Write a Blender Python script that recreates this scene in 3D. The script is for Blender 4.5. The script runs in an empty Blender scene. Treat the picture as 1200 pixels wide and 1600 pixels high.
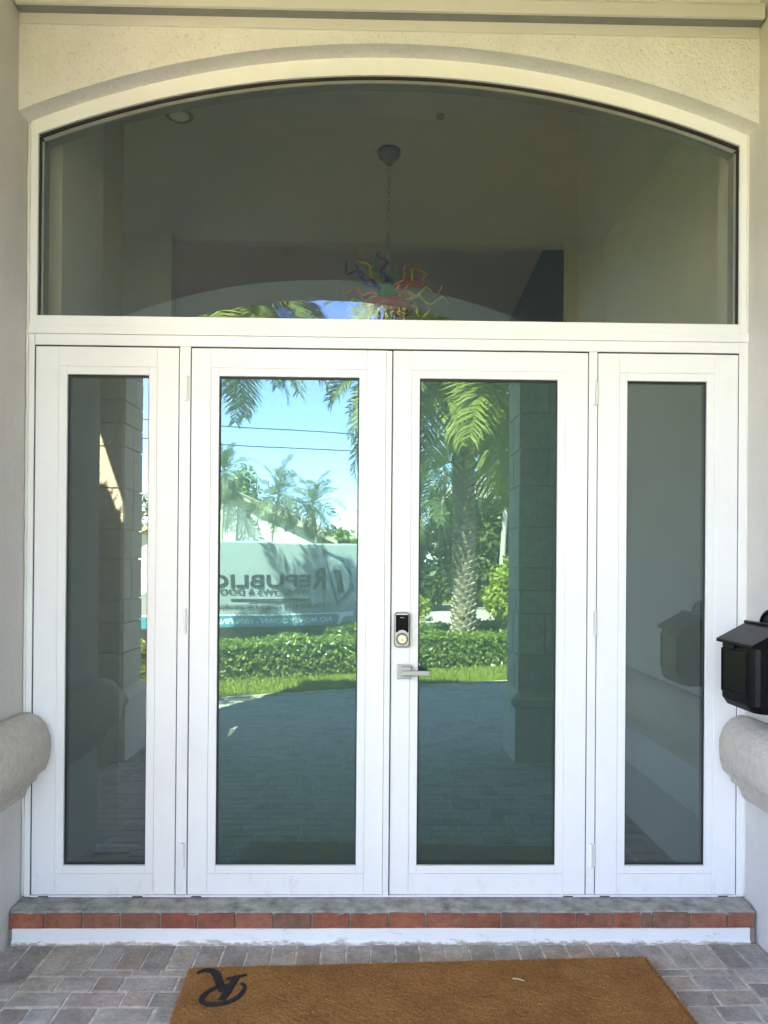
import bpy, bmesh, math, random
import numpy as np
from mathutils import Vector, Matrix, Euler

random.seed(7); rng = np.random.default_rng(7)
scene = bpy.context.scene
col = scene.collection
R = math.radians

# ------------------------------------------------------------------ camera
CAM_H = 1.644
YAW, ROLL, PITCH = 0.018431, -0.007623, 0.003607
def cam_axis(v):
    x, y, z = v
    c, s = math.cos(ROLL), math.sin(ROLL); x, z = c*x + s*z, -s*x + c*z
    c, s = math.cos(PITCH), math.sin(PITCH); y, z = c*y - s*z, s*y + c*z
    c, s = math.cos(YAW), math.sin(YAW); x, y = c*x + s*y, -s*x + c*y
    return Vector((x, y, z))
cam_data = bpy.data.cameras.new('camera')
cam = bpy.data.objects.new('camera', cam_data); col.objects.link(cam)
cam_data.sensor_fit = 'VERTICAL'; cam_data.sensor_height = 36.0
cam_data.lens = 1200/1600*36.0
cam_data.shift_y = 73.0/1600.0
cam_data.clip_start = 0.05; cam_data.clip_end = 2000
ax, ay, az = cam_axis((1, 0, 0)), cam_axis((0, 0, 1)), -cam_axis((0, 1, 0))
m = Matrix((ax, ay, az)).transposed().to_4x4(); m.translation = (0, -3.44, CAM_H)
cam.matrix_world = m
scene.camera = cam

# ------------------------------------------------------------------ sky, sun, exposure
SUN_EL, SUN_AZ = 54.0, 28.0            # sun stands behind the house, a little to the left
world = bpy.data.worlds.new('World'); scene.world = world; world.use_nodes = True
wn = world.node_tree.nodes; wl = world.node_tree.links
sky = wn.new('ShaderNodeTexSky'); sky.sky_type = 'NISHITA'; sky.sun_disc = False
sky.sun_elevation = R(SUN_EL); sky.sun_rotation = R(-SUN_AZ)
sky.air_density = 0.6; sky.dust_density = 0.0; sky.ozone_density = 6.0
wn['Background'].inputs['Strength'].default_value = 0.115
wl.new(sky.outputs[0], wn['Background'].inputs['Color'])
sd = bpy.data.lights.new('sun', 'SUN'); sd.energy = 5.0; sd.angle = R(0.5); sd.color = (1.0, 0.95, 0.86)
sun = bpy.data.objects.new('sun', sd); col.objects.link(sun)
tosun = Vector((-math.sin(R(SUN_AZ))*math.cos(R(SUN_EL)), math.cos(R(SUN_AZ))*math.cos(R(SUN_EL)), math.sin(R(SUN_EL))))
sun.rotation_euler = tosun.to_track_quat('Z', 'Y').to_euler()
sun.location = (0, 0, 30)
scene.view_settings.view_transform = 'Standard'; scene.view_settings.look = 'None'
scene.view_settings.gamma = 1.0; scene.view_settings.use_curve_mapping = False
scene.view_settings.exposure = 4.82
scene.view_settings.use_white_balance = True; scene.view_settings.white_balance_temperature = 9400; scene.view_settings.white_balance_tint = 26
scene.render.engine = 'CYCLES'
cy = scene.cycles
cy.use_denoising = True; cy.max_bounces = 10; cy.diffuse_bounces = 5; cy.glossy_bounces = 5
cy.transmission_bounces = 8; cy.transparent_max_bounces = 16
cy.caustics_reflective = False; cy.caustics_refractive = False
cy.sample_clamp_indirect = 8.0

# ------------------------------------------------------------------ materials
class NT:
    def __init__(s, name):
        s.m = bpy.data.materials.new(name); s.m.use_nodes = True
        s.n = s.m.node_tree.nodes; s.l = s.m.node_tree.links; s.n.clear()
        s.out = s.n.new('ShaderNodeOutputMaterial')
    def node(s, t, **kw):
        n = s.n.new(t)
        for k, v in kw.items(): setattr(n, k, v)
        return n
    def val(s, sock, v):
        if hasattr(v, 'outputs'): v = v.outputs[0]
        if isinstance(v, bpy.types.NodeSocket): s.l.new(v, sock)
        else: sock.default_value = v
    def mixc(s, f, a, b, mode='MIX'):
        n = s.node('ShaderNodeMix', data_type='RGBA', blend_type=mode)
        s.val(n.inputs[0], f); s.val(n.inputs[6], a); s.val(n.inputs[7], b); return n.outputs[2]
    def noise(s, scale, detail=4, rough=.6, vec=None, dist=0.0):
        n = s.node('ShaderNodeTexNoise'); n.inputs['Scale'].default_value = scale
        n.inputs['Detail'].default_value = detail; n.inputs['Roughness'].default_value = rough
        n.inputs['Distortion'].default_value = dist
        if vec is not None: s.l.new(vec, n.inputs['Vector'])
        return n.outputs['Fac']
    def ramp(s, f, stops):
        n = s.node('ShaderNodeValToRGB'); s.val(n.inputs[0], f); e = n.color_ramp.elements
        while len(e) < len(stops): e.new(0.5)
        for el, (p, c) in zip(e, stops): el.position = p; el.color = c if len(c) == 4 else (*c, 1)
        return n.outputs[0]
    def coord(s, which='Object'): return s.node('ShaderNodeTexCoord').outputs[which]
    def world(s): return s.node('ShaderNodeNewGeometry').outputs['Position']
    def mapping(s, vec, scale):
        n = s.node('ShaderNodeMapping'); s.l.new(vec, n.inputs[0]); n.inputs['Scale'].default_value = scale; return n.outputs[0]
    def bsdf(s, color, rough=.5, metal=0.0, spec=.5, bump=None, bstr=.3, bdist=.01, **kw):
        b = s.node('ShaderNodeBsdfPrincipled')
        s.val(b.inputs['Base Color'], color if not isinstance(color, tuple) or len(color) == 4 else (*color, 1))
        s.val(b.inputs['Roughness'], rough); b.inputs['Metallic'].default_value = metal
        b.inputs['Specular IOR Level'].default_value = spec
        for k, v in kw.items(): s.val(b.inputs[k.replace('_', ' ')], v)
        if bump is not None:
            n = s.node('ShaderNodeBump'); n.inputs['Strength'].default_value = bstr; n.inputs['Distance'].default_value = bdist
            s.l.new(bump, n.inputs['Height']); s.l.new(n.outputs[0], b.inputs['Normal'])
        s.l.new(b.outputs[0], s.out.inputs[0]); return b

def simple(name, c, rough=.5, metal=0.0, var=.12, scale=6., bump=None, spec=.5):
    t = NT(name); f = t.noise(scale, 5, vec=t.world())
    c4 = (*c, 1); lo = tuple(x*(1-var) for x in c)+(1,); hi = tuple(min(1, x*(1+var)) for x in c)+(1,)
    cc = t.ramp(f, [(.3, lo), (.7, hi)])
    if bump: t.bsdf(cc, rough, metal, spec, bump=t.noise(bump[0], 6, vec=t.world()), bstr=bump[1], bdist=bump[2])
    else: t.bsdf(cc, rough, metal, spec)
    return t.m

def mat_stucco(name, c, grain=70., strength=.8):
    t = NT(name); p = t.world()
    big = t.noise(1.7, 4, vec=p); fine = t.noise(grain, 4, .65, vec=p); spk = t.noise(38, 2, vec=p)
    a = t.ramp(big, [(.3, tuple(x*.93 for x in c)), (.7, tuple(min(1, x*1.04) for x in c))])
    pit = t.ramp(fine, [(.27, (.66, .64, .61)), (.42, (1, 1, 1))])
    a = t.mixc(.8, a, pit, 'MULTIPLY')
    stain = t.ramp(t.noise(3.1, 6, .7, vec=t.mapping(p, (1, 1, .25))), [(.35, (.90, .885, .85)), (.6, (1, 1, 1))])
    a = t.mixc(.6, a, stain, 'MULTIPLY')
    t.bsdf(a, .9, 0, .2, bump=fine, bstr=strength, bdist=.012)
    return t.m

def mat_paint(name, c=(.83, .83, .82), rough=.34):
    t = NT(name); p = t.world()
    dirt = t.ramp(t.noise(2.3, 6, .7, vec=p), [(.32, tuple(x*.955 for x in c)), (.6, c)])
    sm = t.ramp(t.noise(26, 5, .75, vec=p), [(.24, (.86, .85, .82)), (.36, (1, 1, 1))])
    cc = t.mixc(.35, dirt, sm, 'MULTIPLY')
    sz = t.node('ShaderNodeSeparateXYZ'); t.l.new(p, sz.inputs[0])
    zr = t.node('ShaderNodeMapRange'); t.l.new(sz.outputs[2], zr.inputs[0]); zr.inputs[1].default_value = .16; zr.inputs[2].default_value = .55; zr.inputs[3].default_value = .17; zr.inputs[4].default_value = 0.0
    gn = t.node('ShaderNodeMath', operation='ADD'); t.l.new(t.noise(11, 8, .75, vec=t.mapping(p, (1.5, 1, .7))), gn.inputs[0]); t.l.new(zr.outputs[0], gn.inputs[1])
    cc = t.mixc(t.ramp(gn.outputs[0], [(.70, (0, 0, 0)), (.90, (.4,)*3)]), cc, (.46, .43, .38, 1))
    r = t.ramp(t.noise(14, 4, vec=p), [(.3, (rough-.06,)*3), (.7, (rough+.08,)*3)])
    t.bsdf(cc, r, 0, .45, bump=t.noise(160, 2, vec=p), bstr=.05, bdist=.002)
    return t.m

def mat_glass(name, refl, rtint, ttint, haze, hrough=.22, film=.06, fcol=(.50, .58, .54), htint=None, smear=1.5):
    # coated glass pane: a clear reflection, a soft one that paints the hazy glow, a dusty film that also paints a milky veil, and tinted see-through
    t = NT(name); p = t.world()
    g = t.node('ShaderNodeBsdfGlossy'); g.inputs['Roughness'].default_value = 0.0; g.inputs['Color'].default_value = (*rtint, 1)
    g2 = t.node('ShaderNodeBsdfGlossy'); g2.inputs['Roughness'].default_value = hrough; g2.inputs['Color'].default_value = (*(htint or rtint), 1)
    d = t.node('ShaderNodeBsdfDiffuse'); d.inputs['Color'].default_value = (*fcol, 1)
    tr = t.node('ShaderNodeBsdfTransparent'); tr.inputs['Color'].default_value = (*ttint, 1)
    wob = t.noise(1.6, 1, .4, vec=p)
    bp = t.node('ShaderNodeBump'); bp.inputs['Strength'].default_value = .010; bp.inputs['Distance'].default_value = .05
    t.l.new(wob, bp.inputs['Height']); t.l.new(bp.outputs[0], g.inputs['Normal'])
    m1 = t.node('ShaderNodeMixShader'); m1.inputs[0].default_value = refl
    t.l.new(tr.outputs[0], m1.inputs[1]); t.l.new(g.outputs[0], m1.inputs[2])
    m2 = t.node('ShaderNodeMixShader'); m2.inputs[0].default_value = haze
    t.l.new(m1.outputs[0], m2.inputs[1]); t.l.new(g2.outputs[0], m2.inputs[2])
    dust_veil = t.ramp(t.noise(7, 8, .8, vec=t.mapping(p, (1.6, 1, .8))), [(.58, (film,)*3), (.76, (film*1.5,)*3)])
    sm = t.ramp(t.noise(9, 9, .82, vec=t.mapping(p, (2.6, 1, 1.0)), dist=.8), [(.655, (0, 0, 0)), (.74, (film*smear,)*3)])
    dust_veil = t.mixc(1, dust_veil, sm, 'ADD')
    m3 = t.node('ShaderNodeMixShader'); t.l.new(dust_veil, m3.inputs[0])
    t.l.new(m2.outputs[0], m3.inputs[1]); t.l.new(d.outputs[0], m3.inputs[2])
    t.l.new(m3.outputs[0], t.out.inputs[0])
    return t.m

def mat_clear(name, tint=(1, 1, 1)):
    t = NT(name); tr = t.node('ShaderNodeBsdfTransparent'); tr.inputs['Color'].default_value = (*tint, 1)
    t.l.new(tr.outputs[0], t.out.inputs[0]); return t.m

def mat_piece(name, cols, rough=.85, grain=60., bstr=.4, bdist=.004, contrast=.2):
    # a colour for each piece (stone, paver, brick, boot)
    t = NT(name); p = t.world()
    oi = t.node('ShaderNodeObjectInfo'); ge = t.node('ShaderNodeNewGeometry')
    ad = t.node('ShaderNodeMath', operation='ADD'); t.l.new(oi.outputs['Random'], ad.inputs[0]); t.l.new(ge.outputs['Random Per Island'], ad.inputs[1])
    fr = t.node('ShaderNodeMath', operation='FRACT'); t.l.new(ad.outputs[0], fr.inputs[0])
    base = t.ramp(fr.outputs[0], [(i/(len(cols)-1), c) for i, c in enumerate(cols)])
    n1 = t.noise(9, 6, .7, vec=p); n2 = t.noise(grain, 5, .7, vec=p)
    sh = t.ramp(n1, [(.3, (1-contrast,)*3), (.7, (1+contrast*.6,)*3)])
    c = t.mixc(1, base, sh, 'MULTIPLY')
    sp = t.ramp(n2, [(.3, (.78,)*3), (.55, (1.05,)*3)])
    c = t.mixc(1, c, sp, 'MULTIPLY')
    t.bsdf(c, rough, 0, .3, bump=n2, bstr=bstr, bdist=bdist)
    return t.m

def mat_leaf(name, cols, rough=.45, trans=.35, scale=2.0):
    t = NT(name); ge = t.node('ShaderNodeNewGeometry'); oi = t.node('ShaderNodeObjectInfo')
    ad = t.node('ShaderNodeMath', operation='ADD'); t.l.new(oi.outputs['Random'], ad.inputs[0]); t.l.new(ge.outputs['Random Per Island'], ad.inputs[1])
    fr = t.node('ShaderNodeMath', operation='FRACT'); t.l.new(ad.outputs[0], fr.inputs[0])
    c = t.ramp(fr.outputs[0], [(i/(len(cols)-1), k) for i, k in enumerate(cols)])
    b = t.node('ShaderNodeBsdfPrincipled'); t.l.new(c, b.inputs['Base Color']); b.inputs['Roughness'].default_value = rough
    b.inputs['Specular IOR Level'].default_value = .35
    tl = t.node('ShaderNodeBsdfTranslucent'); t.l.new(t.mixc(1, c, (1.3, 1.35, .6, 1), 'MULTIPLY'), tl.inputs[0])
    mx = t.node('ShaderNodeMixShader'); mx.inputs[0].default_value = trans
    t.l.new(b.outputs[0], mx.inputs[1]); t.l.new(tl.outputs[0], mx.inputs[2]); t.l.new(mx.outputs[0], t.out.inputs[0])
    return t.m

M = {}
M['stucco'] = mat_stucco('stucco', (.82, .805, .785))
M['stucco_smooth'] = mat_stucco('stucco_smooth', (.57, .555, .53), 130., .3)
M['paint'] = mat_paint('white_paint')
M['trim'] = mat_paint('trim_paint', (.66, .64, .60), .45)
M['gasket'] = simple('black_gasket', (.012, .012, .014), .55)
M['greyrail'] = simple('grey_glazing_rail', (.22, .23, .22), .4)
M['glass_door'] = mat_glass('coated_door_glass', .128, (.45, .92, .97), (.20, .25, .23), .040, hrough=.34, htint=(.45, .95, .86), film=.06, fcol=(.36, .62, .53))
M['glass_side'] = mat_glass('coated_sidelight_glass', .15, (.70, .90, .92), (.20, .25, .23), .012, film=.06, fcol=(.46, .58, .53))
M['glass_transom'] = mat_glass('transom_glass', .15, (.36, .66, 1.0), (.82, .80, .72), .003, film=.011, smear=5.0)
M['clear'] = mat_clear('clear_glass_edge', (.96, .98, .97))
M['concrete'] = simple('rough_concrete', (.30, .29, .26), .92, var=.45, scale=16, bump=(55, .8, .01))
M['brick'] = mat_piece('red_quarry_tile', [(.26, .085, .05), (.37, .115, .065), (.24, .115, .08), (.31, .085, .05), (.27, .10, .065)], .65, 45, .25, .003, .4)
M['grout'] = simple('grey_grout', (.33, .27, .21), .95, var=.25, scale=40)
def mat_strip():
    t = NT('worn_white_strip'); p = t.world()
    n = t.noise(13, 8, .75, vec=t.mapping(p, (1, 1, 3.5)))
    sz = t.node('ShaderNodeSeparateXYZ'); t.l.new(p, sz.inputs[0])
    low = t.ramp(sz.outputs[2], [(.006, (.20,)*3), (.022, (0,)*3)])
    ad = t.node('ShaderNodeMath', operation='ADD'); t.l.new(n, ad.inputs[0]); t.l.new(low, ad.inputs[1])
    c = t.ramp(ad.outputs[0], [(.0, (.80, .80, .78)), (.60, (.76, .77, .76)), (.70, (.42, .38, .31)), (.9, (.28, .24, .19))])
    t.bsdf(c, .5, 0, .3, bump=n, bstr=.3, bdist=.003); return t.m
M['strip'] = mat_strip()
M['paver'] = mat_piece('concrete_paver', [(.40, .36, .32), (.48, .42, .355), (.38, .36, .335), (.49, .37, .30), (.30, .27, .24), (.47, .43, .38), (.43, .345, .29)], .9, 60, .8, .006, .38)
M['sand'] = simple('joint_sand', (.55, .51, .45), .97, var=.5, scale=20, bump=(150, .6, .004))
M['stone'] = mat_piece('coral_stone', [(.50, .45, .37), (.44, .40, .34), (.54, .49, .41), (.47, .42, .34)], .93, 34, .9, .012, .18)
M['ledge'] = simple('cast_stone_ledge', (.58, .53, .45), .95, var=.12, scale=30, bump=(85, 1.0, .012))
M['coir'] = None
M['black'] = simple('black_powder_coat', (.004, .004, .005), .30, var=.3, scale=30, bump=(180, .2, .002), spec=.12)
M['blackgloss'] = simple('black_keypad', (.003, .003, .004), .35, spec=.08)
M['nickel'] = simple('satin_nickel', (.38, .385, .40), .36, 1.0, var=.05)
M['darknickel'] = simple('dark_nickel', (.16, .16, .165), .35, 1.0, var=.05)
M['brassy'] = simple('pale_brass', (.66, .60, .47), .35, 1.0, var=.05)
M['int_wall'] = simple('interior_wall', (.50, .50, .46), .9, var=.03)
M['int_ceil'] = simple('interior_ceiling', (.56, .56, .53), .92, var=.03)
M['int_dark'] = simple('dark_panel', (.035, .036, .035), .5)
M['int_floor'] = simple('interior_floor', (.20, .18, .15), .35)
M['roof'] = simple('roof_tile', (.40, .36, .30), .9, var=.2, scale=4)
M['asphalt'] = simple('asphalt', (.10, .10, .10), .95, var=.2, scale=3, bump=(90, .5, .01))
M['walk'] = simple('pale_concrete', (.30, .28, .24), .95, var=.12, scale=3)

def mat_coir():
    t = NT('coir'); p = t.world(); ge = t.node('ShaderNodeNewGeometry')
    n1 = t.noise(6, 5, .7, vec=p); n2 = t.noise(190, 4, .7, vec=p)
    c = t.ramp(n2, [(.25, (.14, .055, .018)), (.5, (.47, .205, .072)), (.75, (.76, .38, .15))])
    c = t.mixc(.8, c, t.ramp(n1, [(.32, (.70, .68, .64)), (.62, (1.08, 1.06, 1.0))]), 'MULTIPLY')
    isl = t.ramp(ge.outputs['Random Per Island'], [(0, (.6,)*3), (1, (1.35,)*3)])
    c = t.mixc(.7, c, isl, 'MULTIPLY')
    t.bsdf(c, .95, 0, .1, bump=n2, bstr=.9, bdist=.008); return t.m
M['coir'] = mat_coir()
M['matink'] = simple('black_mat_print', (.012, .010, .009), .95, var=.5, scale=80, bump=(190, .9, .006))

def mat_lawn():
    t = NT('lawn'); p = t.world()
    n1 = t.noise(.8, 5, .65, vec=p); n2 = t.noise(22, 6, .75, vec=p)
    c = t.ramp(n2, [(.25, (.045, .07, .010)), (.5, (.12, .17, .022)), (.75, (.19, .235, .035))])
    c = t.mixc(.7, c, t.ramp(n1, [(.3, (.75, .72, .55)), (.6, (1.08, 1.05, 1.0))]), 'MULTIPLY')
    t.bsdf(c, .85, 0, .2, bump=n2, bstr=.9, bdist=.05); return t.m
M['lawn'] = mat_lawn()
M['blade'] = mat_leaf('grass_blade', [(.12, .17, .02), (.19, .25, .03), (.24, .27, .05), (.10, .15, .02)], .5, .3)
M['hedge'] = mat_leaf('hedge_leaf', [(.055, .115, .018), (.095, .17, .025), (.15, .22, .03), (.075, .14, .02)], .32, .25)
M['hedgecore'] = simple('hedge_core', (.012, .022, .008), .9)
M['frond'] = mat_leaf('palm_frond', [(.15, .20, .035), (.22, .25, .06), (.13, .18, .045), (.27, .28, .085)], .4, .3)
M['frond_far'] = mat_leaf('far_palm_frond', [(.06, .11, .035), (.09, .14, .045), (.07, .12, .05)], .42, .3)
M['leafdark'] = mat_leaf('tree_leaf_dark', [(.04, .08, .025), (.07, .12, .035), (.055, .10, .035)], .45, .25)
M['leafmid'] = mat_leaf('tree_leaf', [(.075, .14, .03), (.12, .19, .04), (.09, .155, .035)], .45, .3)
M['leaflime'] = mat_leaf('lime_leaf', [(.16, .24, .02), (.24, .30, .03), (.12, .20, .02), (.30, .32, .05)], .4, .35)
M['boot'] = mat_piece('palm_boot', [(.36, .31, .22), (.26, .22, .16), (.44, .39, .29), (.20, .165, .12)], .95, 60, .7, .01, .3)
M['bark'] = simple('palm_bark', (.16, .13, .095), .95, var=.4, scale=20, bump=(40, .8, .02))
M['bark_pale'] = simple('pale_bark', (.40, .37, .31), .95, var=.3, scale=14, bump=(40, .6, .02))
M['vanpaint'] = simple('silver_van_paint', (.25, .32, .34), .3, .1, var=.03)
M['vanblack'] = simple('van_black_plastic', (.02, .021, .022), .5)
M['vanglass'] = simple('van_dark_glass', (.01, .012, .014), .06)
M['tyre'] = simple('tyre_rubber', (.015, .015, .015), .85)
M['ink'] = simple('van_lettering', (.015, .02, .03), .5)
M['inkblue'] = simple('van_logo_blue', (.03, .10, .16), .4)
M['teal'] = simple('van_teal_band', (.005, .26, .36), .4)
M['inkwhite'] = simple('van_white_lettering', (.80, .82, .82), .4)
M['tail'] = simple('tail_light', (.30, .02, .015), .2)
M['housewhite'] = simple('neighbour_white_wall', (.62, .61, .56), .9, var=.05)
M['housetan'] = simple('neighbour_roof', (.36, .32, .24), .9, var=.2, scale=5)
M['wire'] = simple('power_cable', (.02, .02, .02), .6)
M['rock'] = simple('pale_rock', (.45, .41, .34), .95, var=.25, scale=5, bump=(20, .7, .03))
def mat_cglass(name, c):
    t = NT(name); t.bsdf(c, .12, 0, .7, Transmission_Weight=.2, IOR=1.45); return t.m
for k, c in dict(blue=(.008, .015, .30), yellow=(.60, .46, .02), red=(.50, .02, .008), orange=(.70, .14, .008), green=(.006, .24, .05), pale=(.62, .55, .20), teal2=(.008, .13, .30)).items():
    M['cg_'+k] = mat_cglass('coloured_glass_'+k, c)

# ------------------------------------------------------------------ object helpers
class MB:
    def __init__(s): s.v = []; s.f = []; s.mi = []
    def add(s, vs, fs, mi=0):
        o = len(s.v); s.v += [tuple(v) for v in vs]
        for f in fs: s.f.append(tuple(i+o for i in f)); s.mi.append(mi)
        return s
    def box(s, x0, x1, y0, y1, z0, z1, mi=0):
        return s.add([(x0,y0,z0),(x1,y0,z0),(x1,y1,z0),(x0,y1,z0),(x0,y0,z1),(x1,y0,z1),(x1,y1,z1),(x0,y1,z1)],
                     [(0,3,2,1),(4,5,6,7),(0,1,5,4),(1,2,6,5),(2,3,7,6),(3,0,4,7)], mi)
    def prism_y(s, poly, y0, y1, mi=0):           # poly of (x,z), counter-clockwise seen from -y
        n = len(poly)
        vs = [(x, y0, z) for x, z in poly] + [(x, y1, z) for x, z in poly]
        fs = [tuple(range(n)), tuple(range(2*n-1, n-1, -1))] + [((i+1) % n, i, n+i, n+(i+1) % n) for i in range(n)]
        return s.add(vs, fs, mi)
    def strip_y(s, lower, upper, y0, y1, mi=0):   # band between two (x,z) polylines, extruded in y
        n = len(lower)
        for i in range(n-1):
            a, b, c, d = lower[i], lower[i+1], upper[i+1], upper[i]
            vs = [(a[0],y0,a[1]),(b[0],y0,b[1]),(c[0],y0,c[1]),(d[0],y0,d[1]),(a[0],y1,a[1]),(b[0],y1,b[1]),(c[0],y1,c[1]),(d[0],y1,d[1])]
            fs = [(0,1,2,3),(7,6,5,4),(1,0,4,5),(3,2,6,7)]
            if i == 0: fs.append((0,3,7,4))
            if i == n-2: fs.append((2,1,5,6))
            s.add(vs, fs, mi)
        return s
    def extrude_y(s, prof, y0, y1, mi=0):         # open or closed (x,z) profile along y with caps
        n = len(prof)
        vs = [(x,y0,z) for x,z in prof] + [(x,y1,z) for x,z in prof]
        return s.add(vs, [((i+1) % n, i, n+i, n+(i+1) % n) for i in range(n)] + [tuple(range(n)), tuple(range(2*n-1, n-1, -1))], mi)
    def tube(s, pts, rad, n=8, cap=True, mi=0):
        pts = [Vector(p) for p in pts]; rings = []
        if not hasattr(rad, '__len__'): rad = [rad]*len(pts)
        up = Vector((0, 0, 1)); prev = None
        for i, p in enumerate(pts):
            t = (pts[min(i+1, len(pts)-1)] - pts[max(i-1, 0)]).normalized()
            if prev is None: prev = t.orthogonal().normalized()
            a = (prev - t*prev.dot(t))
            a = a.normalized() if a.length > 1e-6 else t.orthogonal().normalized()
            prev = a; b = t.cross(a)
            rings.append([p + (a*math.cos(2*math.pi*k/n) + b*math.sin(2*math.pi*k/n))*rad[i] for k in range(n)])
        vs = [v for r in rings for v in r]; fs = []
        for i in range(len(pts)-1):
            for k in range(n):
                fs.append((i*n+k, i*n+(k+1) % n, (i+1)*n+(k+1) % n, (i+1)*n+k))
        if cap: fs += [tuple(range(n-1, -1, -1)), tuple((len(pts)-1)*n+k for k in range(n))]
        return s.add(vs, fs, mi)
    def lathe(s, prof, center=(0,0,0), n=20, axis='z', mi=0):   # prof: (r,h)
        vs = []; fs = []
        for r, h in prof:
            for k in range(n):
                c, d = r*math.cos(2*math.pi*k/n), r*math.sin(2*math.pi*k/n)
                p = (c, d, h) if axis == 'z' else ((c, h, d) if axis == 'y' else (h, c, d))
                vs.append(tuple(p[i]+center[i] for i in range(3)))
        for i in range(len(prof)-1):
            for k in range(n): fs.append((i*n+k, i*n+(k+1) % n, (i+1)*n+(k+1) % n, (i+1)*n+k))
        fs += [tuple(range(n-1, -1, -1)), tuple((len(prof)-1)*n+k for k in range(n))]
        return s.add(vs, fs, mi)
    def mesh(s, name, mats, smooth=False, bevel=0.0, fix=True):
        me = bpy.data.meshes.new(name); me.from_pydata(s.v, [], s.f)
        for m_ in (mats if isinstance(mats, (list, tuple)) else [mats]): me.materials.append(m_)
        me.polygons.foreach_set('material_index', s.mi)
        if fix or bevel:
            bm = bmesh.new(); bm.from_mesh(me)
            bmesh.ops.recalc_face_normals(bm, faces=bm.faces)
            if bevel: bmesh.ops.bevel(bm, geom=[e for e in bm.edges if len(e.link_faces) == 2 and e.calc_face_angle(0) > .5], offset=bevel, segments=2, profile=.5, affect='EDGES', clamp_overlap=True)
            bm.to_mesh(me); bm.free()
        if smooth: me.polygons.foreach_set('use_smooth', [True]*len(me.polygons))
        me.update(); return me
    def build(s, name, mats, parent=None, **kw):
        o = bpy.data.objects.new(name, s.mesh(name, mats, **kw)); col.objects.link(o); o.parent = parent
        return o

def link(name, me, parent=None, loc=(0,0,0), rot=(0,0,0), scale=None):
    o = bpy.data.objects.new(name, me); col.objects.link(o); o.parent = parent; o.location = loc; o.rotation_euler = rot
    if scale: o.scale = scale
    return o
def tag(o, label=None, cat=None, group=None, kind=None):
    if label: o['label'] = label
    if cat: o['category'] = cat
    if group: o['group'] = group
    if kind: o['kind'] = kind
    return o
def thing(name, label, cat, loc=(0,0,0), rz=0, group=None):
    o = bpy.data.objects.new(name, None); col.objects.link(o); o.location = loc; o.rotation_euler = (0, 0, rz)
    o.empty_display_size = .2
    return tag(o, label, cat, group)
def struct(o): o['kind'] = 'structure'; return o

def fast_mesh(name, V, F, mat, smooth=False):      # numpy quads
    me = bpy.data.meshes.new(name); nv, nf, k = len(V), len(F), F.shape[1]
    me.vertices.add(nv); me.vertices.foreach_set('co', np.ascontiguousarray(V, dtype=np.float32).ravel())
    me.loops.add(nf*k); me.loops.foreach_set('vertex_index', np.ascontiguousarray(F, dtype=np.int32).ravel())
    me.polygons.add(nf); me.polygons.foreach_set('loop_start', np.arange(0, nf*k, k, dtype=np.int32))
    me.materials.append(mat); me.update(calc_edges=True); me.validate()
    if smooth: me.polygons.foreach_set('use_smooth', [True]*nf)
    return me
def leaves_mesh(name, P, N, size, mat, aspect=.5, jitter=.8):
    # P centres, N preferred normals -> diamond-shaped leaves
    n = len(P); N = N + rng.normal(0, jitter, (n, 3)); N /= np.linalg.norm(N, axis=1)[:, None]+1e-9
    T = rng.normal(0, 1, (n, 3)); T -= N*(T*N).sum(1)[:, None]; T /= np.linalg.norm(T, axis=1)[:, None]+1e-9
    B = np.cross(N, T); s = (size*rng.uniform(.6, 1.3, n))[:, None]
    V = np.stack([P - T*s, P - B*s*aspect + N*s*.15, P + T*s, P + B*s*aspect + N*s*.15], 1).reshape(-1, 3)
    F = np.arange(4*n).reshape(-1, 4)
    return fast_mesh(name, V, F, mat)

# street frame: runs about 20 degrees off the house front
U = (math.cos(R(20.5)), -math.sin(R(20.5))); Nn = (-math.sin(R(20.5)), -math.cos(R(20.5))); O0 = (0.0, -7.7)
def S(a, b, z=0.0): return (O0[0]+a*U[0]+b*Nn[0], O0[1]+a*U[1]+b*Nn[1], z)
def toS(x, y): return ((x-O0[0])*U[0]+(y-O0[1])*U[1], (x-O0[0])*Nn[0]+(y-O0[1])*Nn[1])
STREET_ROT = -R(20.5)
def zg(b):
    t = min(1, max(0, (b-.8)/5.0)); t = t*t*(3-2*t)
    return -.55*t

# ================================================================== SETTING: ground, street, driveway
bs = [-60, -20, -8, -3, -1.24, -1.2, -.6, 0, .5] + [.8+i*.5 for i in range(11)] + [7, 9, 12, 16, 20, 26, 34, 45, 60, 90, 140, 260]
as_ = [-260, -120, -60, -30, -15, -8, -5, -3, -1, 1, 3, 5, 8, 15, 30, 60, 120, 260]
gv = []; gf = []
for b in bs:
    for a in as_:
        z = zg(b) if b > -1.22 else -.06
        if b > 20: z += .02*(b-20)*.3
        gv.append(S(a, b, z))
na = len(as_)
for i in range(len(bs)-1):
    for j in range(na-1): gf.append((i*na+j, i*na+j+1, (i+1)*na+j+1, (i+1)*na+j))
g = MB().add(gv, gf).build('ground', M['lawn'], smooth=True); struct(g)

def band(name, b0, b1, mat, z, dz=.06, a0=-120, a1=120):
    vs = [S(a0, b0, z), S(a1, b0, z), S(a1, b1, z), S(a0, b1, z)]; vs += [(x, y, zz-dz) for x, y, zz in vs]
    return struct(MB().add(vs, [(0,1,2,3),(7,6,5,4),(0,4,5,1),(1,5,6,2),(2,6,7,3),(3,7,4,0)]).build(name, mat))
band('street', 6.3, 12.4, M['asphalt'], -.545, .2)
band('sidewalk', 12.9, 14.3, M['walk'], -.47, .2)
band('kerb', 12.4, 12.62, M['walk'], -.43, .3)
band('near_kerb', 6.08, 6.3, M['walk'], -.44, .3)
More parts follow.
